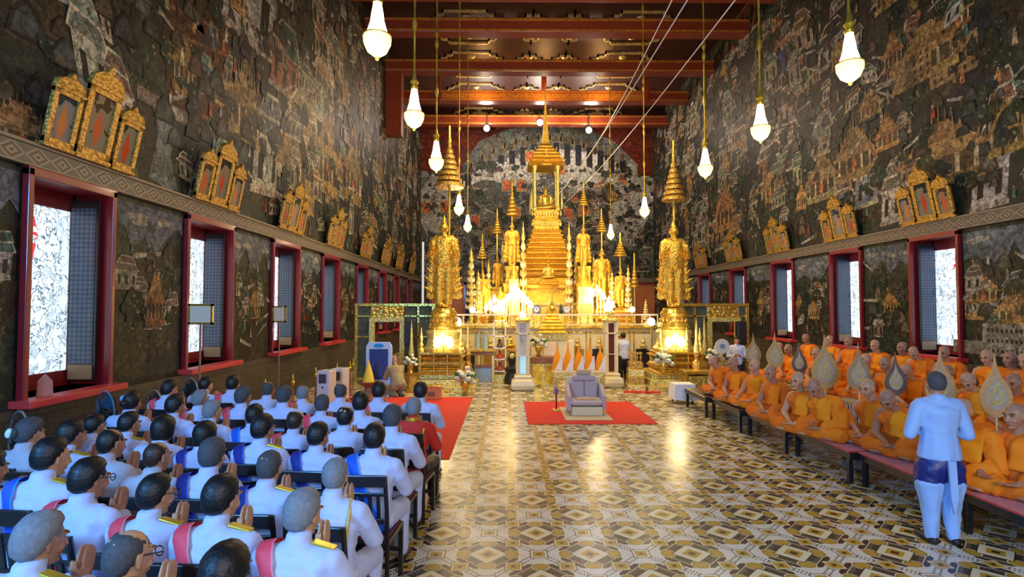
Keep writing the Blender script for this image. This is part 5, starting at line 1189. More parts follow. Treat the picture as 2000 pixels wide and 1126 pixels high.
def guest(u, v, hair, hc, sash, label, body=0, unif=None, extra='', clabel=None, trous=None, row='', sc=1.08, X=None, Y=None):
    zc = HC.z * sc
    if X is None: p_ = atz(u, v, zc)
    else: p_ = Vector((X, Y, zc))
    x_, y_ = p_.x, p_.y - HC.y * sc
    rz = R(-4 - 3 * rnd.random())
    z0_ = .0
    if -4.9 < x_ < -.95 and y_ > 9: z0_ = .013
    t = thing('person', label, 'person', (x_, y_, z0_), rz, 'seated guests', sc)
    me, M = GBODY[body]
    mobj('body', me, t, SKINM if rnd.random() < .5 else SKIN)
    mobj('jacket', JACKET, t, unif or UNIF); mobj('trousers', TROUS, t, trous or (UNIF if unif is not BLACK else BLACK))
    for q_ in SHOE: mobj('shoe', q_, t)
    if hair:
        h_ = mobj('hair', HAIR[hair], t, COLS[hc]); h_.matrix_local = M
        h_.scale = (1.06 * rnd.uniform(.98, 1.05),) * 3
    if sash: mobj('sash', SASH, t, {'p': SASHP, 'n': SASHN, 'b': SASHB}[sash])
    if 'e' in extra: epaulette(t)
    if 'G' in extra:
        f = MB(); f.tube([(.07, .045, .018), (.072, .0, .02)], .004, 5, M).tube([(-.07, .045, .018), (-.072, 0, .02)], .004, 5, M)
        for sg in (-1, 1):
            f.tube([(sg * (.034 + .026 * math.cos(a)), .108, .014 + .02 * math.sin(a)) for a in [k_ * math.pi / 5 for k_ in range(11)]], .003, 4, M); f.tube([(sg * .06, .105, .016), (sg * .078, .0, .02)], .003, 4, M)
        f.build('spectacles', GLM, t)
    if 'M' in extra:
        o = MB().ell(0, .075, -.045, .06, .05, .045, M=M).build('face_mask', BLUEMASK, t, smooth=True)
    if 'F' in extra: MB().ell(.0, -.15, .0, .03, .025, .04, M=M).build('hair_flower', mat('pale_green_flower', (.6, .8, .65), .6), t, smooth=True)
    if 'H' in extra: MB().ell(-.05, -.09, .05, .03, .012, .035, M=M).build('hair_clip', mat('blue_clip', (.15, .45, .75), .4), t, smooth=True)
    if 'A' in extra:   # gold braid running down the right of the back
        MB().tube([(.13, -.0, 1.07), (.155, -.075, 1.03), (.165, -.13, .95), (.155, -.145, .84), (.15, -.14, .72)], .014, 6).build('gold_braid', mat('braid_gold', (.6, .4, .12), .5), t)
    if 'R' in extra:
        MB().lathe([(.074, -.03), (.078, 0), (.075, .03)], 18, (0, .006, 1.085)).build('gold_collar', BRASS, t)
        for sg in (-1, 1): MB().tube([(sg * .12, -.02, 1.06), (sg * .16, -.09, 1.0), (sg * .165, -.14, .9), (sg * .15, -.145, .6)], .014, 6).build('gold_piping', BRASS, t)
    # chair
    cl = clabel or ('black slat-back chair occupied by the ' + label.replace('seated ', ''))
    cl = ' '.join(cl.split()[:16])
    if not chair_used[0]:
        chair_used[0] = True; CHAIR.location = (x_, y_, z0_); CHAIR.rotation_euler = (0, 0, rz); CHAIR['label'] = cl; CHAIR['group'] = 'black chairs under the guests'; CHAIR.scale = (sc,) * 3
    else: copy_tree(CHAIR, (x_, y_, z0_), rz, cl, 'black chairs under the guests', sc)
    return t
G = [
 # front row (farthest from the camera)
 (330, 760, 'short', 'k', 'p', 'black-haired guest with pink sash at the left end of the far row, by a fan', 1, 'G'),
 (402, 752, 'short', 'k', None, 'black-haired guest turned right, before the second standing fan', 1, ''),
 (455, 750, 'short', 'k', 'p', 'black-haired guest with red sash under the third window', 0, ''),
 (524, 761, 'bald', 'g', None, 'balding guest beside the nearest gold post', 0, ''),
 (592, 768, 'bald', 's', 'p', 'pale bald-crowned guest with coral sash by the gold posts', 0, ''),
 (665, 765, 'bald', 'g', None, 'bald-topped guest directly in front of the white air coolers', 0, ''),
 (740, 764, 'short', 'k', 'p', 'black-haired guest in white below the blue board', 0, ''),
 (821, 765, 'short', 'k', None, 'black-haired guest in white at the right end of the far row', 0, ''),
 # second row
 (258, 786, 'bun', 'k', None, 'black-haired woman in white with blue hair clip by the wall', 0, 'H'),
 (391, 780, 'short', 's', 'p', 'grey-haired guest with red sash behind the far-row guest by the second fan', 1, ''),
 (475, 775, 'short', 'g', 'p', 'dark grey-haired guest with wide pink sash, in the second row', 1, ''),
 (555, 773, 'short', 'g', None, 'dark grey-haired guest in white behind the balding man', 0, ''),
 (629, 790, 'buzz', 'g', 'p', 'short-haired guest left of the air coolers with a pink-sashed neighbour', 0, ''),
 (704, 787, 'short', 'k', 'p', 'black-haired guest with pink sash, behind the air-cooler guest', 0, ''),
 # third
 (342, 793, 'short', 'k', None, 'black-haired guest in white seated left of the two silver-haired men', 1, ''),
 (414, 803, 'short', 's', None, 'silver-haired guest with spectacles, white back unsashed', 1, 'G'),
 (497, 812, 'short', 'k', 'b', 'black-haired guest with bright blue sash, mostly hidden', 0, ''),
 (576, 823, 'bald', 'd', 'p', 'bald-crowned guest with pink sash in the middle of the crowd', 0, ''),
 (674, 815, 'bald', 'k', None, 'guest with thinning dark crown and plain white back', 0, ''),
 (766, 816, 'short', 'g', None, 'grey-black haired guest with plain white back behind the red uniform', 0, ''),
 (252, 828, 'short', 'k', None, 'black-haired guest in white with gold shoulder board near the left wall', 1, 'e'),
 (184, 832, 'short', 'k', None, 'black-haired guest wearing a pale blue face mask', 1, 'M'),
 # fourth
 (319, 838, 'bob', 'k', None, 'woman with round black bob in white jacket', 0, ''),
 (400, 850, 'bob', 'k', 'n', 'woman with long straight black hair and navy sash', 0, ''),
 (513, 838, 'short', 'k', 'n', 'black-haired guest with navy sash in the middle rows', 1, 'e'),
 (621, 852, 'short', 'k', 'n', 'dark-haired guest with navy sash right of the pink-sashed bald man', 1, ''),
 (731, 856, 'short', 'k', 'b', 'black-haired guest with royal blue sash next to the aisle', 0, ''),
 (139, 850, 'short', 'k', None, 'black-haired guest with gold shoulder board beside the far left window', 1, 'e'),
 (216, 866, 'bald', 'k', None, 'tall guest in greyish-white jacket with thin black hair', 1, '', UNIFG),
 # fifth
 (306, 892, 'bald', 'd', None, 'guest with brown balding crown in off-white jacket', 1, '', UNIFG),
 (415, 889, 'short', 'g', 'n', 'greying guest with navy sash behind the long-haired woman', 0, ''),
 (526, 913, 'buzz', 'g', 'n', 'crew-cut guest with broad navy sash and gold shoulder board', 0, 'e'),
 (58, 846, 'bun', 'g', None, 'grey-haired woman with pale flower in her bun, by the left fan', 1, 'F', UNIFG),
 (99, 893, 'short', 'k', 'b', 'black-haired guest with bright blue sash near the left edge', 1, 'e'),
 (654, 930, 'buzz', 's', 'n', 'crew-cut silver-haired guest with gold braid down his back', 0, 'A'),
 # sixth
 (173, 936, 'short', 'k', 'p', 'black-haired guest with spectacles and pink sash on the left', 1, 'G'),
 (303, 967, 'short', 'k', 'p', 'black-haired guest with spectacles and pink sash, centre of the near rows', 1, 'Ge'),
 (433, 974, 'short', 'k', 'p', 'large black-haired guest with ruffled pink sash in the near rows', 1, 'e'),
 (591, 1004, 'short', 's', 'p', 'white-haired guest with pink sash, nearest to the aisle', 1, 'e'),
 (-22, 915, 'short', 'k', None, 'guest cut off by the left edge, palms together', 1, 'e'),
 # nearest, cut by the frame
 (77, 1056, 'short', 's', None, 'grey balding guest with high white collar in the bottom left corner', 1, 'e'),
 (249, 1088, 'bald', 'g', None, 'grey-brown haired guest in spectacles and black jacket at the bottom edge', 1, 'G', BLACK),
 (440, 1126, 'short', 'k', None, 'dark-haired head cut by the bottom edge of the view', 0, '', BLACK),
]
# each guest's build (a little taller or shorter) is chosen so that neighbours keep clear of one another
CAND = [1.0 + .02 * i for i in range(9)]
UV = [(g_[0], g_[1]) for g_ in G] + [(807, 797)]
SCL = [1.08] * len(UV)
def gpos(i, s_): p_ = atz(UV[i][0], UV[i][1], HC.z * s_); return p_.x, p_.y
for sweep in range(12):
    for i in range(len(UV)):
        best = None
        for s_ in CAND:
            x_, y_ = gpos(i, s_); cost = 1.2 * abs(s_ - 1.08)
            for j in range(len(UV)):
                if j == i: continue
                x2, y2 = gpos(j, SCL[j]); d_ = math.hypot((x_ - x2) / .60, (y_ - y2) / .78)
                if d_ < 1: cost += (1 - d_) ** 1.5 * 2
            if best is None or cost < best[0]: best = (cost, s_)
        SCL[i] = best[1]
for i, g_ in enumerate(G):
    u, v, hr, hc, ss, lb, bd, ex = g_[:8]; un = g_[8] if len(g_) > 8 else None
    guest(u, v, hr, hc, ss, lb, bd, un, ex, sc=SCL[i])
# guest in red ceremonial uniform
guest(807, 797, 'buzz', 's', None, 'grey crew-cut guest in red uniform with gold piping', 0, UNIFR, 'R', trous=BLACK, sc=SCL[-1])
# kneeling attendant in khaki by the left screen
def standing_person(name, hc_, segs_extra=()): pass
def kneel():
    hs, M = head_segs((0, .22, 1.0), .5, 0, 1.05)
    S_ = hs + [((0, .12, .84), .055, (0, .18, .95), .05), ((0, -.1, .35), (.17, .16, .12), (0, .03, .6), (.16, .12, .1)), ((0, .03, .6), (.16, .12, .1), (0, .1, .78), (.19, .11, .07))]
    A = [(Vector((.19, .1, .77)), .06, Vector((.25, .22, .52)), .05), (Vector((.25, .22, .52)), .05, Vector((.1, .42, .6)), .035)] + hand_segs((.09, .44, .6), (-.2, .9, .2), (0, 0, 1), (-1, 0, 0), curl=.4)
    Lg = [(Vector((.1, -.1, .3)), .12, Vector((.14, .3, .1)), .085), (Vector((.14, .3, .08)), .075, Vector((.12, -.15, .06)), .055), (Vector((.12, -.15, .06)), .05, Vector((.12, -.3, .06)), .04)]
    return S_ + A + mir(A) + Lg + mir(Lg), M
ks, KM = kneel(); kb = organic('body', ks, .011, 2, m=SKINM, post=lambda me: face_tint(me, KM, True))
t = thing('person', 'kneeling person in khaki bending forward below the blue board', 'person', (X_(778, 15.6), 15.5, 0), R(35))
mobj('body', kb, t)
kj = organic('shirt', [((0, -.12, .36), (.2, .2, .14), (0, .03, .6), (.185, .145, .1)), ((0, .03, .6), (.185, .145, .1), (0, .1, .79), (.215, .13, .07)), ((.19, .1, .78), .075, (.26, .22, .5), .065), ((.26, .22, .5), .065, (.12, .38, .57), .045), ((-.19, .1, .78), .075, (-.26, .22, .5), .065), ((-.26, .22, .5), .065, (-.12, .38, .57), .045), ((.1, -.1, .3), .14, (.14, .3, .1), .1), ((-.1, -.1, .3), .14, (-.14, .3, .1), .1), ((.14, .3, .085), .085, (.12, -.15, .075), .07), ((-.14, .3, .085), .085, (-.12, -.15, .075), .07)], .016, 3, disp=.01, dscale=9, m=KHAKI); mobj('khaki_clothes', kj, t)

# ---- standing people
def stander(label, x, y, rz, top, bottom, hairm, hair='buzz', pose='wai', sc=1.0, wrap=False):
    hc_ = Vector((0, .03, 1.585)); hs, M = head_segs(hc_, .05, 0, 1.05)
    S_ = hs + [((0, 0, 1.40), .056, (0, .02, 1.53), .052), ((0, 0, .95), (.155, .11, .1), (0, .0, 1.12), (.13, .1, .08)), ((0, 0, 1.12), (.13, .1, .08), (0, 0, 1.32), (.165, .11, .09)), ((-.14, 0, 1.37), .055, (.14, 0, 1.37), .055)]
    if pose == 'camera': A = arm(Vector((.18, 0, 1.35)), Vector((.30, .12, 1.15)), Vector((.10, .25, 1.42))) + hand_segs((.09, .26, 1.43), (-.3, .1, .9), (0, -1, 0), (-1, 0, .3), curl=.3)
    else: A = arm(Vector((.18, 0, 1.35)), Vector((.27, .0, 1.08)), Vector((.08, .24, 1.12))) + hand_segs((.07, .25, 1.12), (-.9, .3, .2), (0, -1, 0), (0, .2, 1), curl=.3)
    Lg = [(Vector((.09, 0, .92)), .095, Vector((.10, .02, .5)), .062), (Vector((.10, .02, .5)), .062, Vector((.10, -.02, .09)), .042), (Vector((.10, -.02, .05)), .04, Vector((.12, .13, .035)), (.042, .04, .028))]
    me = organic('body', S_ + A + mir(A) + Lg + mir(Lg), .010, 2, m=SKINM, post=lambda q_: face_tint(q_, M))
    t = thing('person', label, 'person', (x, y, 0), rz, None, sc); mobj('body', me, t)
    JT = [((0, 0, .86), (.195, .15, .06), (0, 0, 1.10), (.155, .12, .09)), ((0, 0, 1.10), (.155, .12, .09), (0, -.005, 1.31), (.20, .13, .09)), ((-.15, 0, 1.37), (.06, .085, .06), (.15, 0, 1.37), (.06, .085, .06)), ((0, 0, 1.42), (.068, .07, .04), (-.165, 0, 1.39), .055), ((0, 0, 1.42), (.068, .07, .04), (.165, 0, 1.39), .055), ((0, 0, 1.43), (.066, .068, .03), (0, .01, 1.475), (.062, .064, .01))]
    a0, a1 = A[0], A[1]; JA = [(a0[0], .07, a0[2], .058), (a1[0], .058, a1[0].lerp(a1[2], .85), .043)]
    jm = organic('jacket', JT + JA + mir(JA), .013, 3, disp=.007, dscale=8, m=top); mobj('jacket', jm, t)
    if wrap:
        WS = [((0, 0, .86), (.18, .14, .07), (0, 0, .74), (.20, .155, .09))]; W2 = [(Vector((.09, 0, .76)), (.12, .14, .1), Vector((.10, .01, .60)), (.12, .125, .07))]
        mobj('wrapped_trousers', organic('wrapped_trousers', WS + W2 + mir(W2), .013, 2, disp=.014, dscale=8, m=NAVY), t)
        st_ = [(Vector((.10, .0, .60)), (.125, .13, .08), Vector((.095, -.0, .36)), (.078, .085, .05)), (Vector((.095, .0, .36)), (.078, .085, .05), Vector((.10, -.02, .08)), .055)]
        mobj('stockings', organic('stockings', st_ + mir(st_), .012, 2, disp=.01, dscale=9, m=BLUECL), t)
        f = MB(); f.add([(-.03, -.165, .86), (.04, -.165, .86), (.05, -.17, .5), (.02, -.15, .34), (-.01, -.16, .5)], [(0, 1, 2, 3, 4)]); o = f.build('rear_pleat', BLUECL, t); sd = o.modifiers.new('t', 'SOLIDIFY'); sd.thickness = .03
    else:
        TL = [(Vector((.09, 0, .88)), .115, Vector((.10, .02, .5)), .082), (Vector((.10, .02, .5)), .082, Vector((.10, -.02, .07)), .07)]; mobj('trousers', organic('trousers', TL + mir(TL) + [((0, 0, .9), (.165, .125, .07))], .014, 2, disp=.006, m=bottom), t)
    S2 = [(Vector((.10, -.05, .045)), (.046, .05, .045), Vector((.125, .16, .035)), (.046, .05, .035))]; [mobj('shoe', organic('shoe', q_, .011, 2, m=BLACK), t) for q_ in (S2, mir(S2))]
    h_ = mobj('hair', HAIR[hair], t, hairm); h_.matrix_local = M; h_.scale = (1.06,) * 3
    return t
q_ = atz(1843, 1064, 0)
stander('standing man in pale blue jacket and navy wrapped trousers before the monks, seen from behind', q_.x + .02, q_.y + .05, R(-8), BLUECL, NAVY, HAIRG, 'buzz', 'wai', 1.06, True)
q_ = atz(1218, 748, 0)
stander('far standing man in white shirt and black trousers taking a photo beside the altar', q_.x, q_.y, R(20), UNIF, BLACK, HAIRB, 'short', 'camera', .98)
t = thing('camera', 'small black camera held up by the far standing man', 'camera', (q_.x - .12, q_.y + .30, 1.50), R(20)); MB().bx(-.07, .07, -.03, .03, -.05, .05).build('body', BLACK, t, bevel=.008); MB().lathe([(.035, 0), (.035, .07)], 12, M=Matrix.Translation((0, .03, 0)) @ Matrix.Rotation(R(-90), 4, 'X')).build('lens', BLACK, t)
stander('dark-haired person in white half hidden behind the far standing man', X_(1201, 18.3), 18.3, R(10), UNIF, BLACK, HAIRB, 'bob', 'wai', .95)
stander('person in white shirt standing in the right gilded doorway behind the first monks', X_(1440, 16.3), 16.3, R(160), UNIF, BLACK, HAIRB, 'short', 'wai', .95)

# ---- monks: seated cross-legged, one body and robe shared in three poses
def monk_parts(pose):
    lean = (.10, .20, .02)[pose]; pitch = (.40, .85, .15)[pose]; yaw = (0, .1, -.2)[pose]
    sp_ = lambda z: Vector((0, lean * (z / .6) ** 1.3 if z > 0 else 0, z))
    hz = .74 - (.05 if pose == 1 else 0)
    hc_ = sp_(hz) + Vector((0, .04 + (.05 if pose == 1 else 0), 0)); hs, M = head_segs(hc_, pitch, yaw, 1.08)
    sh = sp_(.53)
    S_ = hs + [(sp_(.54), .06, hc_ + Vector((0, -.015, -.045)), .052), ((0, 0, .12), (.17, .13, .11), sp_(.28), (.14, .11, .09)), (sp_(.28), (.14, .11, .09), sp_(.46), (.17, .11, .08)), (sh + Vector((-.15, 0, -.02)), .06, sh + Vector((.15, 0, -.02)), .06)]
    sR = sh + Vector((.19, 0, -.04)); eR = Vector((.27, .10 + lean * .4, .24)); wR = Vector((.07, .28, .17))
    sL = sh + Vector((-.19, 0, -.04)); eL = Vector((-.28, .08 + lean * .4, .25)); wL = Vector((-.06, .29, .15))
    if pose == 2: wR = Vector((.16, .34, .19)); wL = Vector((-.14, .32, .17))
    S_ += arm(sR, eR, wR, .056, .046, .032) + arm(sL, eL, wL, .056, .046, .032)
    S_ += hand_segs(wR, (-.75, .5, -.15), (0, -.1, 1), (.3, .8, .1), curl=.35) + hand_segs(wL + Vector((0, .03, -.01)), (.75, .5, -.1), (0, -.1, 1), (-.3, .8, .1), curl=.35)
    for sg in (-1, 1):
        S_ += [(Vector((sg * .12, .02, .1)), .09, Vector((sg * .30, .25, .09)), .06), (Vector((sg * .30, .25, .08)), .055, Vector((-sg * .10, .31, .06)), .04), (Vector((-sg * .10, .31, .05)), .036, Vector((-sg * .21, .33, .04)), (.04, .03, .022))]
    body = organic('monk_body', S_, .0085, 2, m=SKINM, post=lambda me: face_tint(me, M, True))
    Rb = [((0, -.02, .10), (.22, .18, .10), sp_(.28), (.175, .145, .09)), (sp_(.28), (.175, .145, .09), sp_(.46), (.20, .14, .08)), (sh + Vector((-.16, 0, -.02)), (.075, .09, .065), sh + Vector((.03, 0, -.02)), (.10, .10, .06)), (sh + Vector((.12, 0, -.10)), (.07, .10, .05), sp_(.38), (.19, .13, .06)),
          (sL, .08, eL, .075), (eL, .075, wL.lerp(eL, .25), .055), (sL, .07, Vector((-.26, .0, .2)), .08)]
    for sg in (-1, 1):
        Rb += [(Vector((sg * .12, .02, .11)), .115, Vector((sg * .31, .25, .095)), .078), (Vector((sg * .31, .25, .09)), .078, Vector((-sg * .05, .29, .08)), .062)]
    Rb += [((0, .16, .08), (.24, .14, .06))]
    robe = organic('monk_robe', Rb, .0135, 2, disp=.026, dscale=7, m=ROBE)
    bv = bvh_of(robe)       # folded outer cloth over the left shoulder, following the robe
    vs, fs = [], []; n_ = 26
    for i in range(n_):
        t = i / (n_ - 1)
        for k_ in range(6):
            xo = -.115 + (k_ - 2.5) * .040
            if t < .5: z_ = .12 + t / .5 * .42; h_ = bv.ray_cast(Vector((xo * (1 - .25 * (1 - t * 2)), -.6, z_)), Vector((0, 1, 0)))
            else: z_ = .54 - (t - .5) / .5 * .30; h_ = bv.ray_cast(Vector((xo + (t - .5) * .12, .8, z_)), Vector((0, -1, 0)))
            sg = -1 if t < .5 else 1
            q_ = h_[0] if h_[0] is not None else Vector((xo, lean, .6))
            lift = .05 * max(0, 1 - abs(t - .5) * 9)
            vs.append(q_ + Vector((0, sg * .03, lift)))
    for i in range(n_ - 1):
        for k_ in range(5): fs.append((i * 6 + k_, i * 6 + k_ + 1, (i + 1) * 6 + k_ + 1, (i + 1) * 6 + k_))
    bm = bmesh.new(); bvs = [bm.verts.new(p) for p in vs]
    for f in fs: bm.faces.new([bvs[i] for i in f])
    for _ in range(2): bmesh.ops.smooth_vert(bm, verts=bm.verts, factor=.5, use_axis_x=True, use_axis_y=True, use_axis_z=True)
    bmesh.ops.solidify(bm, geom=bm.faces[:], thickness=.03)
    me = bpy.data.meshes.new('shoulder_cloth'); bm.normal_update(); bm.to_mesh(me); bm.free(); me.materials.append(ROBE); me.shade_smooth()
    return body, robe, me
MONK = [monk_parts(i) for i in range(3)]
def monk(x, y, z, face, label, pose=0, sc=1.05, tone=0, group='seated monks in orange robes'):
    fx, fy = face; rz = math.atan2(-fx, fy)
    t = thing('person', label, 'person', (x, y, z), rz, group, sc); b_, r_, s_ = MONK[pose]
    mobj('body', b_, t, (SKINM, SKIN)[tone % 2]); mobj('robe', r_, t, (ROBE, ROBED, ROBED)[tone % 3]); mobj('shoulder_cloth', s_, t, (ROBE2, ROBE, ROBE2)[tone % 3])
    return t
BZ = .47; MS = 1.14; HM = .74 * MS
front = [(1390, 722, 2, 'first monk at the altar end of the front bench, bare arm and bowed pink head'), (1413, 703, 1, 'bowed monk in front row before the white round fan'), (1441, 708, 0, 'second front-row monk from the altar end, yellow cloth in lap'), (1474, 714, 2, 'third front-row monk, upright head below a pointed palm fan'), (1515, 727, 0, 'fourth front-row monk with arm reaching toward a yellow lidded bowl'), (1569, 741, 0, 'grey-headed monk bowed in the middle of the front bench'), (1617, 752, 1, 'deeply bowed monk beside the yellow lidded bowl'), (1706, 756, 0, 'front-row monk just left of the dark oval palm fan'), (1763, 774, 1, 'bowed front-row monk with bare arm and bowl at his side'), (1893, 800, 0, 'monk mostly hidden by the standing man in pale blue'), (1984, 812, 2, 'nearest monk at the right edge, face turned left')]
for i, (u, v, p_, lb) in enumerate(front):
    if i == 0: continue
    w_ = atz(u, v, BZ + HM - (.04 if p_ == 1 else 0)); fx, fy = -.93, -.37
    monk(w_.x - fx * .07, w_.y - fy * .07, BZ, (fx, fy), lb, p_, MS, i)
# back rows, each row on a higher bench
B2, B3 = .60, .76
second = [(1521, 676, 2, 'second-row monk above the pale pointed fan at the altar end'), (1547, 681, 0, 'second-row monk with hand to shoulder next to the small grey fan'), (1602, 694, 0, 'second-row monk half hidden by the tall pale palm fan'), (1641, 690, 1, 'second-row monk bowed low between two palm fans'), (1690, 700, 2, 'second-row monk left of two small-headed monks'), (1737, 705, 0, 'second-row monk with shining head behind the dark oval fan'), (1792, 710, 1, 'second-row monk leaning forward with bright shoulder'), (1858, 722, 0, 'second-row monk behind the pale pointed fan by the standing man'), (1914, 731, 1, 'second-row monk with wide shoulders right of the standing man'), (1988, 742, 0, 'second-row monk with shining head at the right edge')]
third = [(1580, 679, 0, 'third-row monk with sunlit shoulder below the narrow window'), (1620, 675, 2, 'third-row monk by the second window behind a palm fan tip'), (1658, 670, 2, 'third-row monk with sunlit yellow shoulder under the window'), (1716, 698, 0, 'small third-row monk between two shining heads'), (1762, 688, 2, 'third-row monk upright by the shutter of the nearest right window'), (1803, 694, 1, 'third-row monk under the shutter with pale sunlit cloth'), (1852, 694, 0, 'third-row monk under the bright pane of the nearest right window'), (1935, 712, 0, 'dark-faced third-row monk at the right of the window'), (1972, 708, 2, 'third-row monk looking left near the right edge'), (2010, 706, 0, 'third-row monk cut by the right edge')]
for r_, zb, Xr, rows in ((1, B2, 7.35, second), (2, B3, 9.0, third)):
    for i, (u, v, p_, lb) in enumerate(rows):
        w_ = atx(u, v, Xr); hz = zb + HM
        monk(Xr + .05, w_.y, zb, (-.94, -.34), lb, p_, 1.12, i + r_)
        if abs(w_.z - hz) > .3: print('monk row z', lb, round(w_.z, 2), hz)

# ---- benches
REDTOP = mat('bench_red_cloth', (.48, .018, .02), .6, 0, 30, .15, .1, sheen=.3)
def bench(x0_, x1_, y0, y1, z, label, top=REDTOP, grp='long low benches under the monks', legs=True):
    t = thing('bench', label, 'bench', ((x0_ + x1_) / 2, (y0 + y1) / 2, 0), 0, grp); a, b_ = (x1_ - x0_) / 2, (y1 - y0) / 2
    MB().bx(-a, a, -b_ + .01, b_ - .01, z - .03, z - .002).build('cloth_top', top, t, bevel=.012); MB().bx(-a + .02, a - .02, -b_ + .01, b_ - .01, z - .12, z - .03).build('apron', DARKWOOD, t)
    for sx_ in (-1, 1):
        for sy_ in (-1, 1): MB().bx(sx_ * (a - .06) - .03, sx_ * (a - .06) + .03, sy_ * (b_ - .08) - .03, sy_ * (b_ - .08) + .03, 0, z - .12).build('leg', DARKWOOD, t)
    return t
ys = [4.6, 6.15, 7.7, 9.25, 10.8, 12.35, 13.8]
TANTOP = mat('bench_dark_top', (.05, .02, .02), .4)
for i in range(6): bx_ = 5.05 - .075 * ((ys[i] + ys[i + 1]) / 2 - 5.6); bench(bx_, bx_ + 1.13, ys[i], ys[i + 1], BZ, 'red-topped low bench with black legs, %s of the front row from the camera' % ORD[i], REDTOP if i < 4 else TANTOP)
CRM = mat('bench_cream_cloth', (.45, .38, .25), .8)
for i in range(5): bench(6.75, 7.9, ys[i] + .6, ys[i + 1] + .6, B2, 'cream-topped bench of the second monk row, %s from the camera' % ORD[i], CRM)
for i in range(6): bench(8.45, 9.6, ys[i] + 1.9, ys[i + 1] + 1.9, B3, 'raised bench of the rear monk row, %s from the camera' % ORD[i], TANTOP)
# ---- lidded bowls
YEL = mat('bowl_yellow', (.62, .48, .02), .35, 0, 8, .15, coat=.3)
for u, v, lb in ((1449, 728, 'yellow lidded bowl in front of the second front-row monk'), (1520, 772, 'yellow lidded bowl beside the fourth front-row monk'), (1634, 812, 'yellow lidded bowl by the deeply bowed monk'), (1786, 870, 'large yellow lidded bowl nearest the standing man')):
    w_ = atz(u, v, BZ + .16); s_ = 1.0
    t = thing('alms_bowl', lb, 'bowl', (min(max(w_.x, 5.2), 6.0), w_.y, BZ), 0, 'yellow lidded bowls on the front bench', s_)
    MB().lathe([(.07, 0), (.11, .02), (.15, .1), (.16, .17), (.14, .2)], 18).build('bowl', YEL, t, smooth=True); MB().lathe([(.145, .2), (.15, .215), (.12, .25), (.04, .28), (.03, .31), (.0, .33)], 18).build('lid', YEL, t, smooth=True)
# ---- palm-leaf fans on stands
def fan_outline(k_, n_=14):      # teardrop with pointed tip, half outline from bottom to tip
    pr = [(0, 0), (.10, .03), (.19, .12), (.24, .24), (.25, .36), (.22, .48), (.16, .60), (.09, .70), (.045, .80), (.02, .92), (0, 1.08)]
    out = [(x_ * k_, (z_ - .36) * k_ + .36) for x_, z_ in pr]
    return out + [(-x_, z_) for x_, z_ in out[-2:0:-1]]
FC = [mat('fan_straw', (.52, .36, .12), .6, 0, 20, .25, .2), mat('fan_tan', (.42, .28, .13), .6, 0, 20, .25, .2), mat('fan_grey_brown', (.17, .11, .08), .5, 0, 20, .3, .2), mat('fan_peach', (.6, .36, .15), .6, 0, 20, .2, .2)]
FI = [mat('fan_inlay_silver', (.45, .4, .33), .4, 0, 30, .5), mat('fan_inlay_gold', (.6, .45, .15), .4, 0, 30, .5)]
def palm_fan(u, vt, vb, X, c_, label, zf, hpx=None):
    w_ = atx(u, vb, X); Y = w_.y; zb_ = w_.z; zt_ = atx(u, vt, X).z; s_ = (zt_ - zb_) / 1.08
    t = thing('palm_leaf_fan', label, 'fan', (X, Y, zf), R(-10), 'pointed palm-leaf fans on poles')
    f = MB().prism([(a * s_, z_ * s_) for a, z_ in fan_outline(1)], -.012, .012, M=Matrix.Translation((0, 0, zb_ - zf))); f.build('fan_blade', FC[c_], t, bevel=.004)
    for k_, mi, yy in ((.62, 0 if c_ != 2 else 0, .016), (.42, 1, .02), (.22, 0, .024)):
        MB().prism([(a * s_, z_ * s_) for a, z_ in fan_outline(k_)], -yy, yy, M=Matrix.Translation((0, 0, zb_ - zf))).build('inlay', FI[mi], t)
    MB().lathe([(.12, 0), (.11, .03), (.014, .05), (.012, zb_ - zf + .1 * s_)], 10).build('pole', CREAM, t)
fans = [(1472, 650, 712, 6.3, 1, 'dim brown pointed fan, first at the altar end'), (1514, 648, 718, 6.3, 0, 'pale yellow pointed fan left of the third-row monks'), (1561, 668, 728, 6.35, 2, 'small dark grey-brown fan between front-row monks'), (1612, 652, 760, 6.3, 0, 'tall pale straw fan with needle tip in the middle of the monks'), (1678, 668, 764, 6.3, 1, 'broad tan fan on twin white poles'), (1750, 686, 772, 6.3, 2, 'dark oval fan with white diamond pattern'), (1838, 678, 796, 6.3, 3, 'pale peach fan with long tip beside the standing man'), (1946, 690, 816, 6.35, 3, 'largest peach fan with nested diamond inlays near the right edge')]
for u, vt, vb, X, c_, lb in fans: palm_fan(u, vt, vb, X, c_, lb, 0)
# round white fan near the first monks
Y = 15.3; t = thing('round_fan', 'round white ceremonial fan standing behind the first front-row monk', 'fan', (X_(1411, Y), Y, 0)); z_ = Z(676, Y); Mx = Matrix.Translation((0, 0, z_)) @ Matrix.Rotation(R(90), 4, 'X')
MB().lathe([(.20, -.01), (.21, 0), (.2, .01)], 28, M=Mx).build('disc', mat('fan_white', (.6, .62, .58), .5, 0, 30, .4), t); MB().lathe([(.08, -.014), (.08, .014)], 16, M=Mx).build('emblem', mat('emblem_blue', (.2, .28, .45), .5), t); MB().lathe([(.12, 0), (.11, .03), (.015, .05), (.013, z_ - .2)], 10).build('pole', BRASS, t)
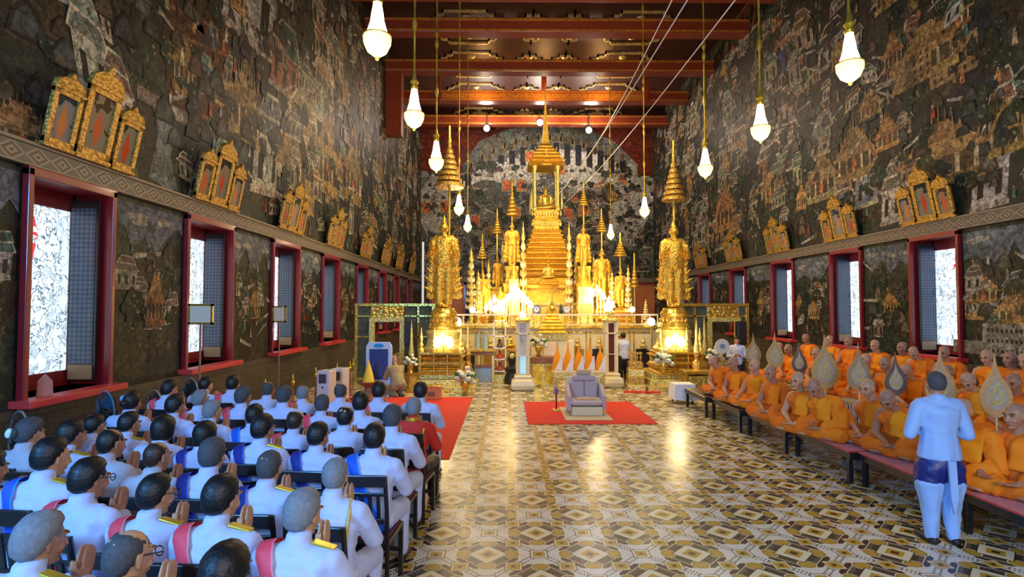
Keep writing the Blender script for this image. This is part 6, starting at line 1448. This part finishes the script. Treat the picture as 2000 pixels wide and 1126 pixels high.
# white-cloth table at the altar end of the benches
q_ = atz(1348, 752, .5); t = thing('cloth_table', 'small table draped in white cloth at the altar end of the monks bench', 'table', (q_.x - .1, q_.y + .32, 0)); h_ = .5
MB().bx(-.24, .24, -.24, .24, h_ - .03, h_).build('tabletop', WOOD, t)
MB().add([(-.26, -.26, h_ + .012), (.26, -.26, h_ + .012), (.26, .26, h_ + .012), (-.26, .26, h_ + .012), (-.3, -.3, .12), (.29, -.29, .1), (.3, .3, .14), (-.29, .29, .1)], [(0, 1, 2, 3), (0, 4, 5, 1), (1, 5, 6, 2), (2, 6, 7, 3), (3, 7, 4, 0)]).build('tablecloth', WHITECLOTH, t)
for a in (-1, 1):
    for c_ in (-1, 1): MB().bx(a * .2 - .02, a * .2 + .02, c_ * .2 - .02, c_ * .2 + .02, 0, h_ - .03).build('leg', WOOD, t)
# small striped side tables between front monks, blue cushion
for u, v, lb in ((1665, 765, 'white-legged stool with cream cloth behind the front row, by the twin-pole fan'), (1822, 800, 'white-legged stool with cream cloth behind the front row, left of the standing man'), (1590, 750, 'white-legged stool behind the front row by the bowed grey-headed monk')):
    w_ = atz(u, v, .78); t = thing('stool', lb, 'stool', (6.43, w_.y if abs(w_.x - 6.43) < .2 else w_.y * 6.43 / w_.x, 0))
    MB().bx(-.14, .14, -.22, .22, .74, .78).build('seat', CRM, t, bevel=.01)
    for a in (-1, 1):
        for c_ in (-2, -1, 0, 1, 2): MB().bx(a * .11 - .012, a * .11 + .012, c_ * .09 - .012, c_ * .09 + .012, 0, .74).build('leg', WHITEP, t)
w_ = atz(1737, 838, BZ + .04); t = tag(MB().bx(-.2, .2, -.16, .16, 0, .07).build('cushion', NAVY, None, bevel=.03), 'dark blue cloth cushion on the front bench between two monks', 'cushion'); t.location = (5.35, w_.y * 5.35 / w_.x, BZ)
# ---- electric standing fans by the left wall
for u, v, r_, lb, blue in ((38, 872, .40, 'large black round electric fan at the left edge behind the grey-haired woman', 0), (206, 806, .30, 'dark blue-tinted electric fan behind the masked guest', 1), (302, 795, .27, 'black electric fan left of the black-haired guests by the wall', 0), (372, 768, .27, 'black electric fan beneath the second left window', 0)):
    w_ = atx(u, v, -5.55); t = thing('electric_fan', lb, 'fan', (-5.55, w_.y, 0), R(-35), 'electric fans along the left wall'); z_ = w_.z; r_ *= 1.0
    Mx = Matrix.Translation((0, 0, z_)) @ Matrix.Rotation(R(90), 4, 'X')
    MB().lathe([(.2, 0), (.19, .04), (.03, .07), (.022, z_ - .06)], 14).build('pole', BLACK, t); MB().lathe([(.07, -.12), (.08, -.05), (.08, .04), (.05, .06)], 14, M=Mx).build('motor', BLACK, t)
    f = MB()
    for a in range(28):
        th = a * 2 * math.pi / 28; c_, s_ = math.cos(th), math.sin(th)
        f.tube([(c_ * .05, -.07, z_ + s_ * .05), (c_ * r_ * .7, -.085, z_ + s_ * r_ * .7), (c_ * r_, 0, z_ + s_ * r_), (c_ * r_ * .7, .07, z_ + s_ * r_ * .7), (c_ * .06, .07, z_ + s_ * .06)], .0035, 4)
    f.build('guard', mat('guard_black', (.02, .02, .022), .4), t)
    MB().tube([(math.cos(a * math.pi / 18) * r_, 0, z_ + math.sin(a * math.pi / 18) * r_) for a in range(37)], .012, 6).build('rim', mat('rim_steel', (.45, .42, .36), .35, .5) if not blue else mat('rim_blue', (.05, .15, .3), .35), t)
    for k_ in range(4):
        Bm = Matrix.Translation((0, 0, z_)) @ Matrix.Rotation(k_ * math.pi / 2 + .4, 4, 'Y') @ Matrix.Rotation(.4, 4, 'X')
        MB().prism([(.05, -.03), (r_ * .5, -.1), (r_ * .85, -.08), (r_ * .88, .05), (r_ * .5, .07), (.05, .03)], -.004, .004, M=Bm).build('blade', mat('blade_dark', (.03, .035, .04), .3) if not blue else mat('blade_blue', (.03, .08, .16), .3), t)
# sill items
w_ = atx(88, 742, -6.12); t = tag(MB().prism([(-.09, 0), (.09, 0), (.08, .2), (0, .3), (-.08, .2)], -.02, .02, M=Matrix.Rotation(R(60), 4, 'Z')).build('name_plaque', mat('plaque_pink', (.5, .2, .16), .5), None, bevel=.01), 'small pinkish pointed plaque standing on the nearest red window sill', 'plaque'); t.location = (-6.12, w_.y, ZS - .005)

# ============================================================ LIGHT
light('AREA', (-5.6, -2.2, 4.6), 1150, (.12, .44, 1), 2.2, target=(-2.2, 5, .9), sy=2.2)          # daylight through the doors behind the camera
light('AREA', (2.5, -3.4, 4.6), 480, (.88, .90, 1), 3.5, target=(4.5, 8, 1.0), sy=4)
light('AREA', (ALTX, 15.0, 9.5), 800, (1, .76, .40), 3.0, target=(ALTX, 22.5, 3.5), sy=2)       # altar flood lamps
light('AREA', (ALTX, 18.5, 6.5), 120, (1, .74, .35), 3.5, target=(ALTX, 22.5, 5.5), sy=1.5)
light('POINT', (X_(1008, 20), 20.1, 3.0), 90, (1, .74, .36), .15)
light('POINT', (X_(1166, 20), 20.1, 3.0), 90, (1, .74, .36), .15)
for u in (863, 1328):      # podium lamps
    Y = 15.7
    t = thing('podium_lamp', 'glowing lamp cluster in front of the %s podium bell' % ('left' if u < 1000 else 'right'), 'lamp', (X_(u, Y), 16.16, 1.145))
    for i in range(3): MB().lathe([(.02, 0), (.09, .08), (.1, .22), (.03, .34)], 12, (-.2 + .2 * i, 0, .15 + .08 * (i % 2))).build('bulb', mat('podium_glow', (1, .85, .5), .3, emit=11, ecol=(1, .84, .5)), t, smooth=True)
    MB().bx(-.3, .3, -.06, .06, 0, .05).lathe([(.03, .05), (.02, .24)], 8, (-.2, 0, 0)).lathe([(.03, .05), (.02, .30)], 8, (0, 0, 0)).lathe([(.03, .05), (.02, .24)], 8, (.2, 0, 0)).build('base', BRASS, t)
    light('POINT', (X_(u, Y), 15.9, 1.75), 45, (1, .75, .38), .1)
